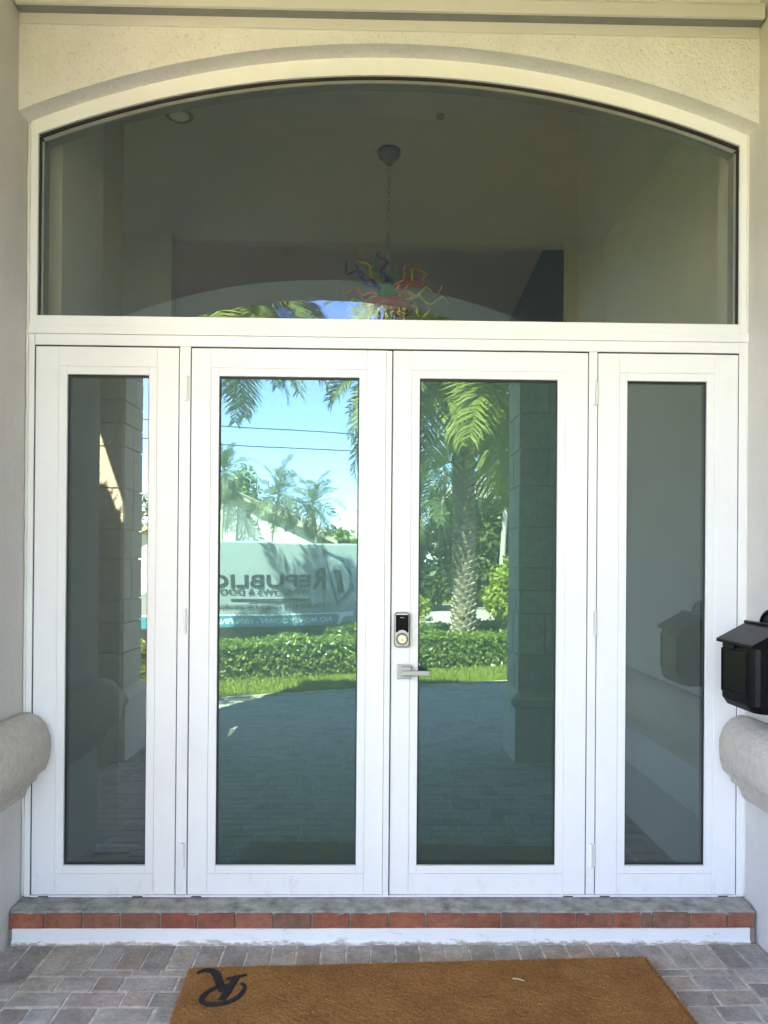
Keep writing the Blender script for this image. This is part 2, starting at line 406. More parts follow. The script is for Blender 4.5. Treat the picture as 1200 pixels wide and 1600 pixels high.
# neighbour's drive crossing the far lawn
vs = [S(7.0, 12.62, -.50), S(10.5, 12.62, -.50), S(15, 24, -.47), S(11.2, 24, -.47)]
struct(MB().add(vs + [(x, y, z-.2) for x, y, z in vs], [(0,1,2,3),(7,6,5,4),(0,4,5,1),(1,5,6,2),(2,6,7,3),(3,7,4,0)]).build('neighbour_drive', M['walk']))

# driveway of pavers
dv = MB()
dv.add([(-9, -.13, -.0045), (9, -.13, -.0045), S(9, -1.2, -.0045), S(-9.6, -1.2, -.0045), (-9, -.13, -.2), (9, -.13, -.2), S(9, -1.2, -.2), S(-9.6, -1.2, -.2)],
       [(3,2,1,0),(4,5,6,7),(0,1,5,4),(1,2,6,5),(2,3,7,6),(3,0,4,7)])
drive = struct(dv.build('driveway', M['sand']))
PAV = []   # x0,x1,y0,y1
J = .006
x = -1.530
while x < 1.69:
    w = .104 + random.uniform(-.002, .002)
    PAV.append((x, min(x+w-J, 1.695), -.337, -.139)); x += w
y = -.341
while y > -2.75:
    d = .104
    if y > -.95: PAV.append((-1.530, -1.334, y-d+J, y))
    PAV.append((1.494, 1.695, y-d+J, y)); y -= d
y = -.341; row = 0
while y > -9.5:
    d = .052 if row == 0 else .1035
    if y > -.92: xa, xb = -1.330, 1.490
    elif y > -2.75: xa, xb = -3.2, 1.490
    else: xa, xb = -7.0, 6.5
    x = xa + (0 if xa > -2 else random.uniform(0, .1))
    while x < xb-.02:
        w = random.choice((.105, .14, .14, .21, .21)) if row else random.choice((.11, .15, .2))
        x2 = min(x+w, xb)
        if xb-x2 < .04: x2 = xb
        if toS((x+x2)/2, y-d)[1] < -1.24: PAV.append((x, x2-J, y-d+J, y))
        x = x2
    y -= d; row += 1
def under_mat(p): return p[0] > -.66 and p[1] < 1.13 and p[3] < -.42 and p[2] > -.9
def in_house(p): return p[3] < -2.75 and p[2] > -3.35 and (p[0] > 1.25 or p[1] < -2.05)
PAV = [p for p in PAV if not in_house(p)]
solo = sorted([p for p in PAV if not under_mat(p)], key=lambda p: -p[3])[:300]
solo_set = set(solo); pcache = {}
def paver_geo(mb, x0, x1, y0, y1, z, h=.05, c=.004):
    vs = [(x0,y0,z-h),(x1,y0,z-h),(x1,y1,z-h),(x0,y1,z-h),(x0,y0,z-c),(x1,y0,z-c),(x1,y1,z-c),(x0,y1,z-c),
          (x0+c,y0+c,z),(x1-c,y0+c,z),(x1-c,y1-c,z),(x0+c,y1-c,z)]
    return mb.add(vs, [(8,9,10,11),(4,5,9,8),(5,6,10,9),(6,7,11,10),(7,4,8,11),(0,1,5,4),(1,2,6,5),(2,3,7,6),(3,0,4,7)])
for p in solo:
    k = (round(p[1]-p[0], 2), round(p[3]-p[2], 3))
    w, d = p[1]-p[0], p[3]-p[2]
    if k not in pcache: pcache[k] = paver_geo(MB(), -w/2, w/2, -d/2, d/2, 0).mesh('paver', M['paver'], fix=False)
    o = link('paver', pcache[k], drive, ((p[0]+p[1])/2, (p[2]+p[3])/2, random.uniform(-.0025, .001)), (random.gauss(0, .004), random.gauss(0, .004), random.gauss(0, .006)))
f = MB()
for p in PAV:
    if p not in solo_set: paver_geo(f, *p, random.uniform(-.002, .001))
tag(f.build('paver_field', M['paver'], drive, fix=False), kind='stuff')
# border stones of the drive along the grass
f = MB(); a = -8.0
while a < 9:
    w = .2; q = [S(a, -1.3), S(a+w-.006, -1.3), S(a+w-.006, -1.2), S(a, -1.2)]
    f.add([(x, y, .012) for x, y, _ in q] + [(x, y, -.05) for x, y, _ in q], [(3,2,1,0),(0,1,5,4),(1,2,6,5),(2,3,7,6),(3,0,4,7)]); a += w
tag(f.build('paver_border', M['paver'], drive), kind='stuff')

# ================================================================== THE HOUSE
XL, XR = -1.535, 1.70
CEIL = 5.2
house = thing('house', 'beige stucco house front with arched entrance and stone-clad porch columns', 'house')
def arc(xc, half, zs, zt, n=40, x0=None, x1=None):
    s_ = zt-zs; Rr = (half*half+s_*s_)/(2*s_); zc = zt-Rr
    xs = np.linspace(xc-half if x0 is None else x0, xc+half if x1 is None else x1, n)
    return [(float(x), float(zc+math.sqrt(max(0, Rr*Rr-(x-xc)**2)))) for x in xs]
low = arc(.08, 1.64, 3.575, 3.906, 48, XL, XR)
MB().strip_y(low, [(x, CEIL+.05) for x, z in low], -.095, .045).build('arched_entry_wall', M['stucco'], house)
lowb = [(x, z+.14) for x, z in low]
MB().strip_y(lowb, [(x, CEIL+.05) for x, z in lowb], .045, .16).build('lintel', M['stucco'], house)
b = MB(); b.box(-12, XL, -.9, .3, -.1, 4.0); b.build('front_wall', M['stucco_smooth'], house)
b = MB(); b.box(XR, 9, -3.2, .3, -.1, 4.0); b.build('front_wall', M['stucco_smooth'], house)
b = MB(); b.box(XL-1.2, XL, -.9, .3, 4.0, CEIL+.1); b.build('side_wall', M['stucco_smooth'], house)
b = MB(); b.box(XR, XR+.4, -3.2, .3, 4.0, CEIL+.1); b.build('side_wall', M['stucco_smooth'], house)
MB().box(-2.72, 2.1, -3.5, -.0, CEIL+.1, CEIL+.32).build('porch_ceiling', M['stucco_smooth'], house)
# arched wall between the columns, behind the photographer
al = arc(-.39, 1.63, 3.646, 3.955, 40)
MB().strip_y(al, [(x, CEIL+.1) for x, z in al], -3.32, -2.82).build('porch_arch_wall', M['stucco_smooth'], house)
MB().box(-2.62, -2.02, -3.32, -2.82, 3.5, CEIL+.1).build('porch_pier_head', M['stucco_smooth'], house)
MB().box(1.24, XR, -3.32, -2.82, 3.5, CEIL+.1).build('porch_pier_head', M['stucco_smooth'], house)
MB().box(-2.62, -2.40, -2.815, -.905, 3.86, CEIL+.1).build('added_shade_header', M['stucco_smooth'], house)  # added unseen beam, cuts off the top of the column's sun patch
def stone_column(x0, x1, y0, y1, name='stone_column'):
    c = MB().box(x0+.02, x1-.02, y0+.02, y1-.02, 0, 3.5).build(name, M['grout'], house)
    z = .58; k = 0
    while z < 3.49:
        h = min(random.choice((.19, .24, .30, .34)), 3.5-z); gp = .006
        # door-facing, street-facing, and the two side faces: two blocks in each course
        for face in range(4):
            L = (x1-x0) if face < 2 else (y1-y0)
            cut = L*random.uniform(.35, .68); segs = [(0, cut), (cut, L)]
            for s0, s1 in segs:
                t0 = random.uniform(0, .006)
                if face == 0: bb = (x0+s0+gp, x0+s1-gp, y1-.02, y1+t0)
                elif face == 1: bb = (x0+s0+gp, x0+s1-gp, y0-t0, y0+.02)
                elif face == 2: bb = (x0-t0, x0+.02, y0+s0+gp, y0+s1-gp)
                else: bb = (x1-.02, x1+t0, y0+s0+gp, y0+s1-gp)
                mb = MB().box(bb[0], bb[1], bb[2], bb[3], z+gp, z+h-gp)
                mb.build('stone_block', M['stone'], c, fix=False)
        z += h
    MB().box(x0-.035, x1+.035, y0-.035, y1+.035, -.02, .45).build('pedestal', M['ledge'], c, bevel=.008)
    prof = [(.0, .45), (.05, .46), (.075, .49), (.075, .52), (.05, .55), (0.0, .58)]
    mb = MB(); n = 4; vs = []
    for o_, z_ in prof: vs += [(x0-o_, y0-o_, z_), (x1+o_, y0-o_, z_), (x1+o_, y1+o_, z_), (x0-o_, y1+o_, z_)]
    fs = [(i*4+k, i*4+(k+1) % 4, (i+1)*4+(k+1) % 4, (i+1)*4+k) for i in range(5) for k in range(4)] + [(0,1,2,3), (20,21,22,23)]
    mb.add(vs, fs).build('pedestal_cap', M['ledge'], c)
    return c
stone_column(-2.62, -2.015, -3.34, -2.84)
stone_column(1.235, 1.84, -3.34, -2.84)
# main roof, well above the porch opening
def roof_slab(x0, x1, y0, y1):
    za, zb_ = 3.9+(y0+1.4)*.346, 3.9+(y1+1.4)*.346
    MB().add([(x0,y0,za),(x1,y0,za),(x1,y1,zb_),(x0,y1,zb_),(x0,y0,za+.18),(x1,y0,za+.18),(x1,y1,zb_+.18),(x0,y1,zb_+.18)],
             [(0,3,2,1),(4,5,6,7),(0,1,5,4),(1,2,6,5),(2,3,7,6),(3,0,4,7)]).build('roof', M['roof'], house)
roof_slab(-13, -2.74, -1.75, .31); roof_slab(2.12, 9.5, -1.4, .31); roof_slab(-13, 9.5, .32, 9.2)  # left eave drawn out to shade the column below its sun patch
# bull-nosed stone ledges on the side walls
def ledge(sign, xw, nose, y0, y1, name):
    d = abs(nose-xw); pr = [(0, .965), (d*.30, .972), (d*.62, .955), (d*.86, .918), (d*.985, .868), (d, .83), (d*.965, .775), (d*.85, .725), (d*.66, .705), (d*.60, .695), (d*.58, .675), (d*.42, .66), (d*.30, .635), (d*.24, .61), (d*.20, .602), (0, .60)]
    prof = [(xw+sign*a, z) for a, z in pr]
    mb = MB(); ys = [y1, y1-.012] + list(np.linspace(y1-.05, y0, 12)); n = len(prof); vs = []; cx = xw; cz = .78
    for i, yy in enumerate(ys):
        k = .94 if i == 0 else 1.0
        for (px, pz) in prof: vs.append((cx+(px-cx)*k, yy, cz+(pz-cz)*k))
    fs = [(i*n+j, i*n+(j+1) % n, (i+1)*n+(j+1) % n, (i+1)*n+j) for i in range(len(ys)-1) for j in range(n)]
    fs += [tuple(range(n)), tuple(range(len(vs)-1, len(vs)-n-1, -1))]
    return mb.add(vs, fs).build(name, M['ledge'], house, smooth=True)
ledge(1, XL, -1.392, -.9, -.03, 'stone_ledge')
ledge(-1, XR, 1.562, -2.80, -.03, 'stone_ledge')
# metal track above the arch, with its backing strip
tr = MB(); tr.box(-1.524, 1.688, -.165, -.158, 4.002, 4.0578); tr.box(-1.524, 1.688, -.1578, -.107, 4.050, 4.0578); tr.box(-1.524, 1.688, -.1578, -.150, 4.002, 4.006)
tro = tr.build('shutter_track', M['trim'], house, bevel=.003)
MB().box(-1.526, 1.69, -.106, -.094, 3.958, 4.075).build('track_backing', M['trim'], tro, bevel=.002)
MB().box(-1.523, 1.687, -.1495, -.107, 4.0005, 4.005).build('track_shade', M['greyrail'], tro)  # dark strip painting in the shade of the track's open underside
MB().box(-1.524, 1.688, -.168, -.107, 4.058, 4.064).build('track_lip', M['trim'], tro)

# ================================================================== DOOR FRAME WITH TRANSOM AND SIDELIGHTS
frame = thing('door_frame', 'white double door frame with arched transom window and two sidelights', 'door frame', (0, 0, .147))
def P(mb, name, mat, parent, **kw):      # parts of the frame sit under an empty that stands at sill height
    o = mb.build(name, mat, parent, **kw)
    if parent is frame: o.matrix_parent_inverse = Matrix.Translation((0, 0, -.147))
    return o
ZB, ZT = .155, 2.590
P(MB().box(-1.521, -1.4975, -.004, .10, .146, 2.645), 'jamb', M['paint'], frame, bevel=.002)
P(MB().box(1.664, 1.705, -.004, .10, .146, 2.645), 'jamb', M['paint'], frame, bevel=.002)
P(MB().box(-.8535, -.8055, -.004, .10, .156, 2.5965), 'mullion', M['paint'], frame, bevel=.0015)
P(MB().box(.9815, 1.0185, -.004, .10, .156, 2.5965), 'mullion', M['paint'], frame, bevel=.0015)
P(MB().box(-1.4955, 1.6635, -.003, .10, 2.597, 2.645), 'header', M['paint'], frame, bevel=.002)
P(MB().box(-1.521, 1.705, -.012, .10, 2.6455, 2.684), 'header_strip', M['paint'], frame, bevel=.002)
sill = P(MB().box(-1.4955, 1.6635, -.006, .10, .1445, .1525), 'threshold', M['paint'], frame, bevel=.0015)
for wx in (-1.435, -1.02, -.76, .90, 1.065, 1.60):
    MB().box(wx-.022, wx+.022, -.0075, -.005, .1462, .1508).build('weep_slot', M['gasket'], sill)
P(MB().box(-1.50, 1.67, .06, .09, .15, 2.60), 'backing_seal', M['gasket'], frame) if False else None
for cxx in (-1.5275, 1.7005):
    pts = [(cxx+rng.normal(0, .0008), -.002+rng.normal(0, .0006), z) for z in np.linspace(.15, 3.58, 70)]
    P(MB().tube(pts, [.0062+abs(rng.normal(0, .0012)) for _ in pts], 6), 'caulk_line', M['trim'], frame, smooth=True)
# transom
outer = arc(.085, 1.606, 3.590, 3.945, 44, -1.521, 1.705)
inner = arc(.0865, 1.5765, 3.539, 3.829, 44)
outer = [(o[0]+(i[0]-o[0])*0, o[1]) for o, i in zip(outer, inner)]
ts = MB().strip_y([(x, z) for x, z in inner], [(-1.521+(1.705+1.521)*k/43, outer[k][1]) for k in range(44)], 0, .09)
tw = P(ts, 'transom_window', M['paint'], frame)
MB().prism_y([(-1.521, 2.6845), (-1.49, 2.6845), (-1.49, 3.539), (-1.521, outer[0][1])], 0, .09).build('transom_side', M['paint'], tw)
MB().prism_y([(1.663, 2.6845), (1.705, 2.6845), (1.705, outer[-1][1]), (1.663, 3.539)], 0, .09).build('transom_side', M['paint'], tw)
MB().box(-1.4895, 1.6625, -.006, .09, 2.6845, 2.727).build('transom_rail', M['paint'], tw, bevel=.002)
def off(arcpts, d): return [(.0865+(x-.0865)*(1-d/1.5765), z-d) for x, z in arcpts]
MB().strip_y(off(inner, .010), inner, .012, .08).build('gasket', M['gasket'], tw)
MB().strip_y(off(inner, .024), off(inner, .010), .022, .08).build('glazing_rail', M['greyrail'], tw)
for xa, xb in ((-1.4895, -1.481), (1.6535, 1.6625)): MB().box(xa, xb, .012, .08, 2.727, 3.53).build('gasket', M['gasket'], tw)
for xa, xb in ((-1.481, -1.472), (1.6445, 1.6535)): MB().box(xa, xb, .022, .08, 2.727, 3.515).build('glazing_rail', M['greyrail'], tw)
gi = off(inner, .005); gi = [(x, z) for x, z in gi]
mb = MB(); n = len(gi); y0, y1 = .030, .038
vs = [(x, y0, z) for x, z in gi] + [(x, y0, 2.715) for x, z in gi] + [(x, y1, z) for x, z in gi] + [(x, y1, 2.715) for x, z in gi]
mb.add(vs, [(n+i, n+i+1, i+1, i) for i in range(n-1)], 0)
mb.f += [(2*n+i, 2*n+i+1, 3*n+i+1, 3*n+i) for i in range(n-1)]; mb.mi += [1]*(n-1)
mb.build('glass_pane', [M['glass_transom'], M['clear']], tw, fix=False)

def glass_box(x0, x1, z0, z1, y0, mat, parent, name='glass_pane'):
    mb = MB(); mb.box(x0, x1, y0, y0+.008, z0, z1, 1); mb.mi[2] = 0
    return mb.build(name, [mat, M['clear']], parent, fix=False)
def leaf_parts(root, x0, x1, gx0, gx1, gz0, gz1, gmat, inv=None):
    def B(mb, name, mat, **kw):
        o = mb.build(name, mat, root, **kw)
        if inv is not None: o.matrix_parent_inverse = inv
        return o
    bw = .036                                     # glazing bead width
    B(MB().box(x0, gx0-bw, 0, .06, ZB, ZT), 'stile', M['paint'], bevel=.002)
    B(MB().box(gx1+bw, x1, 0, .06, ZB, ZT), 'stile', M['paint'], bevel=.002)
    B(MB().box(gx0-bw+.0006, gx1+bw-.0006, .0006, .059, gz1+bw, ZT), 'rail', M['paint'], bevel=.0005)
    B(MB().box(gx0-bw+.0006, gx1+bw-.0006, .0006, .059, ZB, gz0-bw), 'rail', M['paint'], bevel=.0005)
    B(MB().box(gx0-bw+.0008, gx0, 0.0016, .03, gz0-bw+.0008, gz1+bw-.0008), 'glazing_bead', M['paint'], bevel=.0007)
    B(MB().box(gx1, gx1+bw-.0008, 0.0016, .03, gz0-bw+.0008, gz1+bw-.0008), 'glazing_bead', M['paint'], bevel=.0007)
    B(MB().box(gx0+.0005, gx1-.0005, 0.0016, .03, gz1, gz1+bw-.0008), 'glazing_bead', M['paint'], bevel=.0007)
    B(MB().box(gx0+.0005, gx1-.0005, 0.0016, .03, gz0-bw+.0008, gz0), 'glazing_bead', M['paint'], bevel=.0007)
    w = .006
    gk = MB(); gk.box(gx0, gx0+w, .014, .05, gz0, gz1); gk.box(gx1-w, gx1, .0142, .05, gz0, gz1)
    gk.box(gx0+w, gx1-w, .014, .05, gz1-w*1.5, gz1); gk.box(gx0+w, gx1-w, .0142, .05, gz0, gz0+w)
    B(gk, 'gasket', M['gasket'])
    mb = MB(); mb.box(gx0+.003, gx1-.003, .020, .028, gz0+.003, gz1-.003, 1); mb.mi[2] = 0
    o = mb.build('glass_pane', [gmat, M['clear']], root, fix=False)
    if inv is not None: o.matrix_parent_inverse = inv
GZ0, GZ1 = .283, 2.468
for (x0, x1, a, b_) in ((-1.4915, -.8585, -1.353, -.990), (1.0235, 1.6595, 1.156, 1.519)):
    sl = P(MB().box(x0+.01, x1-.01, .0605, .064, ZB+.01, ZB+.05), 'sidelight', M['paint'], frame)
    leaf_parts(sl, x0, x1, a, b_, GZ0, GZ1, M['glass_side'])
    for o in sl.children: o.matrix_parent_inverse = Matrix.Identity(4)
# black weather seal seen in the gaps
P(MB().box(-1.4957, 1.6637, .068, .085, .1525, 2.5958), 'weather_seal', M['gasket'], frame) if False else None
seal = MB()
for xx in (-1.4975, -.8580, -.8050, .0945, .9775, 1.0190, 1.6600): seal.box(xx, xx+.0040, .005, .07, .1527, 2.5965)
seal.box(-1.493, 1.66, .005, .0705, 2.5905, 2.5968); seal.box(-1.49, 1.66, .022, .0705, .1528, .1548)
P(seal, 'weather_seal', M['gasket'], frame)

# ------------------------------------------------------------------ the two door leaves
def door(x0, x1, gx0, gx1, label, hinge_x, hinge_side):
    r = thing('door_leaf', label, 'door', (hinge_x, 0, ZB), group='double door leaves')
    inv = Matrix.Translation((-hinge_x, 0, -ZB))
    leaf_parts(r, x0, x1, gx0, gx1, GZ0, GZ1, M['glass_door'], inv)
    for hz in (2.409, 1.373, .333):
        xx = hinge_x
        h = MB(); h.lathe([(.0085, -.055), (.0095, -.053), (.0095, -.034), (.0088, -.033), (.0088, .033), (.0095, .034), (.0095, .053), (.0085, .055)], (xx, -.011, hz), 12)
        h.box(min(xx, xx-hinge_side*.02), max(xx, xx-hinge_side*.02), -.0075, -.0042, hz-.05, hz+.05)
        o = h.build('hinge', M['paint'], r); o.matrix_parent_inverse = inv
    return r, inv
dl, inv_l = door(-.801, .072, -.679, -.0525, 'left leaf of the white glass double door, reflecting the lettered van', -.822, 1)
ast = MB().box(.060, .0935, -.011, -.0005, ZB-.006, ZT-.004).build('astragal', M['paint'], dl, bevel=.003); ast.matrix_parent_inverse = inv_l
MB().box(.0655, .0675, -.0118, -.0105, ZB, ZT-.01).build('astragal_groove', M['greyrail'], ast)
dr, inv_r = door(.0985, .977, .2185, .8420, 'right leaf of the white glass double door, with keypad lock and lever handle', 1.000, -1)
# keypad deadbolt
kx, kz = .146, 1.340
def rrect(w, h, r, n=5):
    pts = []
    for cx_, cz_, a0 in ((w-r, h-r, 0), (-w+r, h-r, 90), (-w+r, -h+r, 180), (w-r, -h+r, 270)):
        for k in range(n+1):
            a_ = R(a0+90*k/n); pts.append((cx_+r*math.cos(a_), cz_+r*math.sin(a_)))
    return pts
def plate(pts, cx_, cz_, y0, y1): return MB().prism_y([(cx_+x, cz_+z) for x, z in pts][::1], y0, y1)
lock = plate(rrect(.0355, .0785, .016), kx, kz, -.020, .002).build('keypad_deadbolt', M['darknickel'], dr, bevel=.003); lock.matrix_parent_inverse = inv_r
plate(rrect(.0305, .0735, .013), kx, kz, -.0225, -.0195).build('lock_face', M['nickel'], lock, bevel=.001)
scr = [(-.0285, .067), (.0285, .067), (.0285, -.010)] + [(.030*math.cos(a_), -.034+.034*math.sin(a_)) for a_ in np.linspace(R(40), R(140), 9)] + [(-.0285, -.010)]
plate(scr[::-1], kx, kz, -.0245, -.0222).build('touch_screen', M['blackgloss'], lock)
plate(rrect(.009, .0018, .001), kx, kz+.055, -.0252, -.0243).build('screen_mark', M['greyrail'], lock)
MB().lathe([(.0265, 0), (.027, -.006), (.025, -.010)], (kx, -.022, kz-.040), 28, 'y').build('lock_ring', M['darknickel'], lock, smooth=False)
cyl = MB().lathe([(.0195, 0), (.0195, -.004), (.018, -.006)], (kx, -.0318, kz-.040), 24, 'y').build('lock_cylinder', M['brassy'], lock)
MB().box(kx-.0016, kx+.0016, -.0392, -.0375, kz-.047, kz-.038).build('keyhole', M['gasket'], lock)
# square rose and lever
hx, hz = .158, 1.152
hd = MB().box(hx-.0325, hx+.0325, -.0095, .002, hz-.0325, hz+.0325).build('lever_handle', M['nickel'], dr, bevel=.0025); hd.matrix_parent_inverse = inv_r
MB().box(hx-.014, hx+.030, -.046, -.0097, hz-.017, hz+.026).build('lever_hub', M['nickel'], hd, bevel=.004)
MB().box(hx-.012, hx+.112, -.060, -.0462, hz-.013, hz+.011).build('lever', M['nickel'], hd, bevel=.004)

# ================================================================== DOORSTEP
step = thing('doorstep', 'low doorstep with grey mortar top, red quarry tiles and a worn white strip', 'step', (.08, -.07, 0))
def ST(mb, name, mat, **kw):
    o = mb.build(name, mat, step, **kw); o.matrix_parent_inverse = Matrix.Translation((-.08, .07, 0)); return o
# mortar top with an uneven front edge
mb = MB(); nx = 110; xs = np.linspace(XL+.006, XR-.012, nx); rows = [(.02, .143), (-.02, .1415), (-.06, .142), (-.095, .139), (-.118, .134), (-.124, .122)]
vs = []
for yy, zz in rows:
    for i, xx in enumerate(xs):
        e = rng.normal(0, .0016) + .002*math.sin(xx*9+yy*40)
        vs.append((xx, yy+(rng.normal(0, .002) if yy < -.1 else 0), zz+e))
fs = [(j*nx+i, j*nx+i+1, (j+1)*nx+i+1, (j+1)*nx+i) for j in range(len(rows)-1) for i in range(nx-1)]
mb.add(vs, [f_[::-1] for f_ in fs])
ST(mb, 'mortar_top', M['concrete'], fix=False)
ST(MB().box(XL+.004, XR-.010, -.116, .02, -.02, .13), 'step_core', M['grout'])
jx = [-1.531, -1.379, -1.217, -1.057, -0.888, -0.729, -0.565, -0.402, -0.238, -0.073, 0.092, 0.252, 0.418, 0.579, 0.74, 0.904, 1.066, 1.189, 1.234, 1.396, 1.564, 1.688]
for a, b_ in zip(jx[:-1], jx[1:]):
    ST(MB().box(a+.004, b_-.004, -.1255-random.uniform(0, .002), -.10, .060, .1285+random.uniform(-.0015, .001)), 'brick', M['brick'], bevel=.002)
mb = MB(); xs = np.linspace(-1.512, 1.66, 70); vs = []
for i, xx in enumerate(xs):
    w = .0018*math.sin(xx*4.1)+rng.normal(0, .0007)
    for yy, zz in ((-.124, .064), (-.1325, .0655+w), (-.1335, .060), (-.1345, .018), (-.140, .0125), (-.1445, .008), (-.1445, -.004+0*w), (-.124, -.004)): vs.append((xx, yy, zz))
k = 8; fs = [(i*k+j, i*k+(j+1) % k, (i+1)*k+(j+1) % k, (i+1)*k+j) for i in range(len(xs)-1) for j in range(k)] + [tuple(range(k)), tuple(range(len(vs)-1, len(vs)-k-1, -1))]
ST(mb.add(vs, fs), 'white_strip', M['strip'])

# ================================================================== DOORMAT
mrz = math.atan2(.078, 1.852)
mat_o = thing('doormat', 'long brown coir doormat with a black script letter on its corner', 'doormat', (-.703, -.360, 0), mrz)
mw, md, mh = 1.853, .62, .024
mb = MB(); nx, ny = 130, 66; vs = []
for j in range(ny):
    for i in range(nx):
        ex = min(i, nx-1-i, j, ny-1-j); rag = rng.normal(0, .0022) if ex == 0 else 0
        vs.append((mw*i/(nx-1)+rag, -md*j/(ny-1)+rag, mh - (.008 if ex == 0 else 0) + rng.normal(0, .0011)))
fs = [(j*nx+i, (j+1)*nx+i, (j+1)*nx+i+1, j*nx+i+1) for j in range(ny-1) for i in range(nx-1)]
nb = len(vs); ring = [i for i in range(nx)] + [j*nx+nx-1 for j in range(1, ny)] + [(ny-1)*nx+i for i in range(nx-2, -1, -1)] + [j*nx for j in range(ny-2, 0, -1)]
vs += [(vs[i][0], vs[i][1], .001) for i in ring]
fs += [(ring[k], ring[(k+1) % len(ring)], nb+(k+1) % len(ring), nb+k) for k in range(len(ring))]
mb.add(vs, fs).build('mat_body', M['coir'], mat_o, fix=False)
n = 32000
bx = rng.uniform(.002, mw-.002, n); by = -rng.uniform(0, 1, n)**1.25*(md-.004)-.002
lean = rng.normal(0, .0045, (n, 2)); hgt = rng.uniform(.0015, .0052, n); wv = rng.uniform(.0006, .0011, n); th = rng.uniform(0, math.pi, n)
V = np.zeros((n, 3, 3)); V[:, 0] = np.stack([bx-wv*np.cos(th), by-wv*np.sin(th), np.full(n, mh-.003)], 1)
V[:, 1] = np.stack([bx+wv*np.cos(th), by+wv*np.sin(th), np.full(n, mh-.003)], 1); V[:, 2] = np.stack([bx+lean[:, 0], by+lean[:, 1], mh+hgt], 1)
o = link('coir_fibres', fast_mesh('coir_fibres', V.reshape(-1, 3), np.arange(3*n).reshape(-1, 3), M['coir']), mat_o); o['kind'] = 'stuff'
n = 5200
e = rng.integers(0, 4, n); tpos = rng.uniform(0, 1, n); out = rng.uniform(.003, .013, n)
bx = np.where(e < 2, tpos*mw, np.where(e == 2, 0, mw)); by = np.where(e < 2, np.where(e == 0, 0, -md), -tpos*md)
ox = np.where(e == 2, -1, np.where(e == 3, 1, rng.normal(0, .4, n))); oy = np.where(e == 0, 1, np.where(e == 1, -1, rng.normal(0, .4, n)))
zb_ = rng.uniform(.004, mh-.001, n); V = np.zeros((n, 3, 3)); V[:, 0] = np.stack([bx, by, zb_-.0008], 1); V[:, 1] = np.stack([bx+.0009, by+.0009, zb_+.0008], 1)
V[:, 2] = np.stack([bx+ox*out, by+oy*out, np.maximum(.002, zb_+rng.normal(-.002, .004, n))], 1)
o = link('frayed_edge', fast_mesh('frayed_edge', V.reshape(-1, 3), np.arange(3*n).reshape(-1, 3), M['coir']), mat_o); o['kind'] = 'stuff'
# the printed letter, as strokes lying on the pile
inv = (Matrix.Translation((-.703, -.360, 0)) @ Matrix.Rotation(mrz, 4, 'Z')).inverted()
def smooth_pts(p, k=6):
    out = []
    for i in range(len(p)-1):
        p0, p1, p2, p3 = p[max(i-1, 0)], p[i], p[i+1], p[min(i+2, len(p)-1)]
        for q in range(k):
            t = q/k; out.append(tuple(.5*((2*p1[c])+(-p0[c]+p2[c])*t+(2*p0[c]-5*p1[c]+4*p2[c]-p3[c])*t*t+(-p0[c]+3*p1[c]-3*p2[c]+p3[c])*t**3) for c in (0, 1)))
    return out+[p[-1][:2]]
def stroke(mb, pts, w, z):
    pts = smooth_pts(pts); n = len(pts); vs = []
    for i, p in enumerate(pts):
        a_, b_ = pts[max(i-1, 0)], pts[min(i+1, n-1)]; tx, ty = b_[0]-a_[0], b_[1]-a_[1]; l = math.hypot(tx, ty) or 1
        ww = (w(i/(n-1)) if callable(w) else w)/2*random.uniform(.88, 1.12)
        for s_ in (1, -1):
            q = inv @ Vector((p[0]-ty/l*ww*s_, p[1]+tx/l*ww*s_, z)); vs.append((q.x, q.y, z))
    m_ = len(vs); vs += [(x, y, z-.004) for x, y, z in vs]
    fs = []
    for i in range(n-1):
        q = (2*i, 2*i+1, 2*i+3, 2*i+2); fs += [q, (2*i+2, 2*i, m_+2*i, m_+2*i+2)[::-1], (2*i+1, 2*i+3, m_+2*i+3, m_+2*i+1)[::-1]]
    mb.add(vs, fs)
mb = MB(); z = mh+.0045
stroke(mb, [(-0.663,-0.418),(-0.650,-0.399),(-0.626,-0.392),(-0.600,-0.406),(-0.578,-0.444),(-0.561,-0.489),(-0.536,-0.545)], lambda t: .010+.022*math.sin(min(1, t*1.15)*math.pi*.62), z)
stroke(mb, [(-0.501,-0.436),(-0.511,-0.474),(-0.518,-0.526),(-0.526,-0.568),(-0.535,-0.602)], .027, z+.0006)
stroke(mb, [(-0.540,-0.459),(-0.512,-0.446),(-0.468,-0.429)], .013, z+.0012)
stroke(mb, [(-0.519,-0.507),(-0.549,-0.507),(-0.578,-0.525),(-0.599,-0.557),(-0.607,-0.589),(-0.601,-0.612),(-0.577,-0.627),(-0.542,-0.627),(-0.505,-0.614),(-0.476,-0.583),(-0.462,-0.540),(-0.463,-0.507),(-0.479,-0.490)], lambda t: .009+.013*math.sin(t*math.pi), z+.0018)
mb.build('script_letter', M['matink'], mat_o, fix=False)

# ================================================================== MAILBOX on the right side wall
mbx = thing('mailbox', 'black metal wall mailbox with sloping lid on the right side wall', 'mailbox', (XR, -.32, 1.05))
imb = Matrix.Translation((-XR, .32, -1.05))
def MBX(m_, name, mat=None, **kw):
    o = m_.build(name, mat or M['black'], mbx, **kw); o.matrix_parent_inverse = imb; return o
fx = 1.497
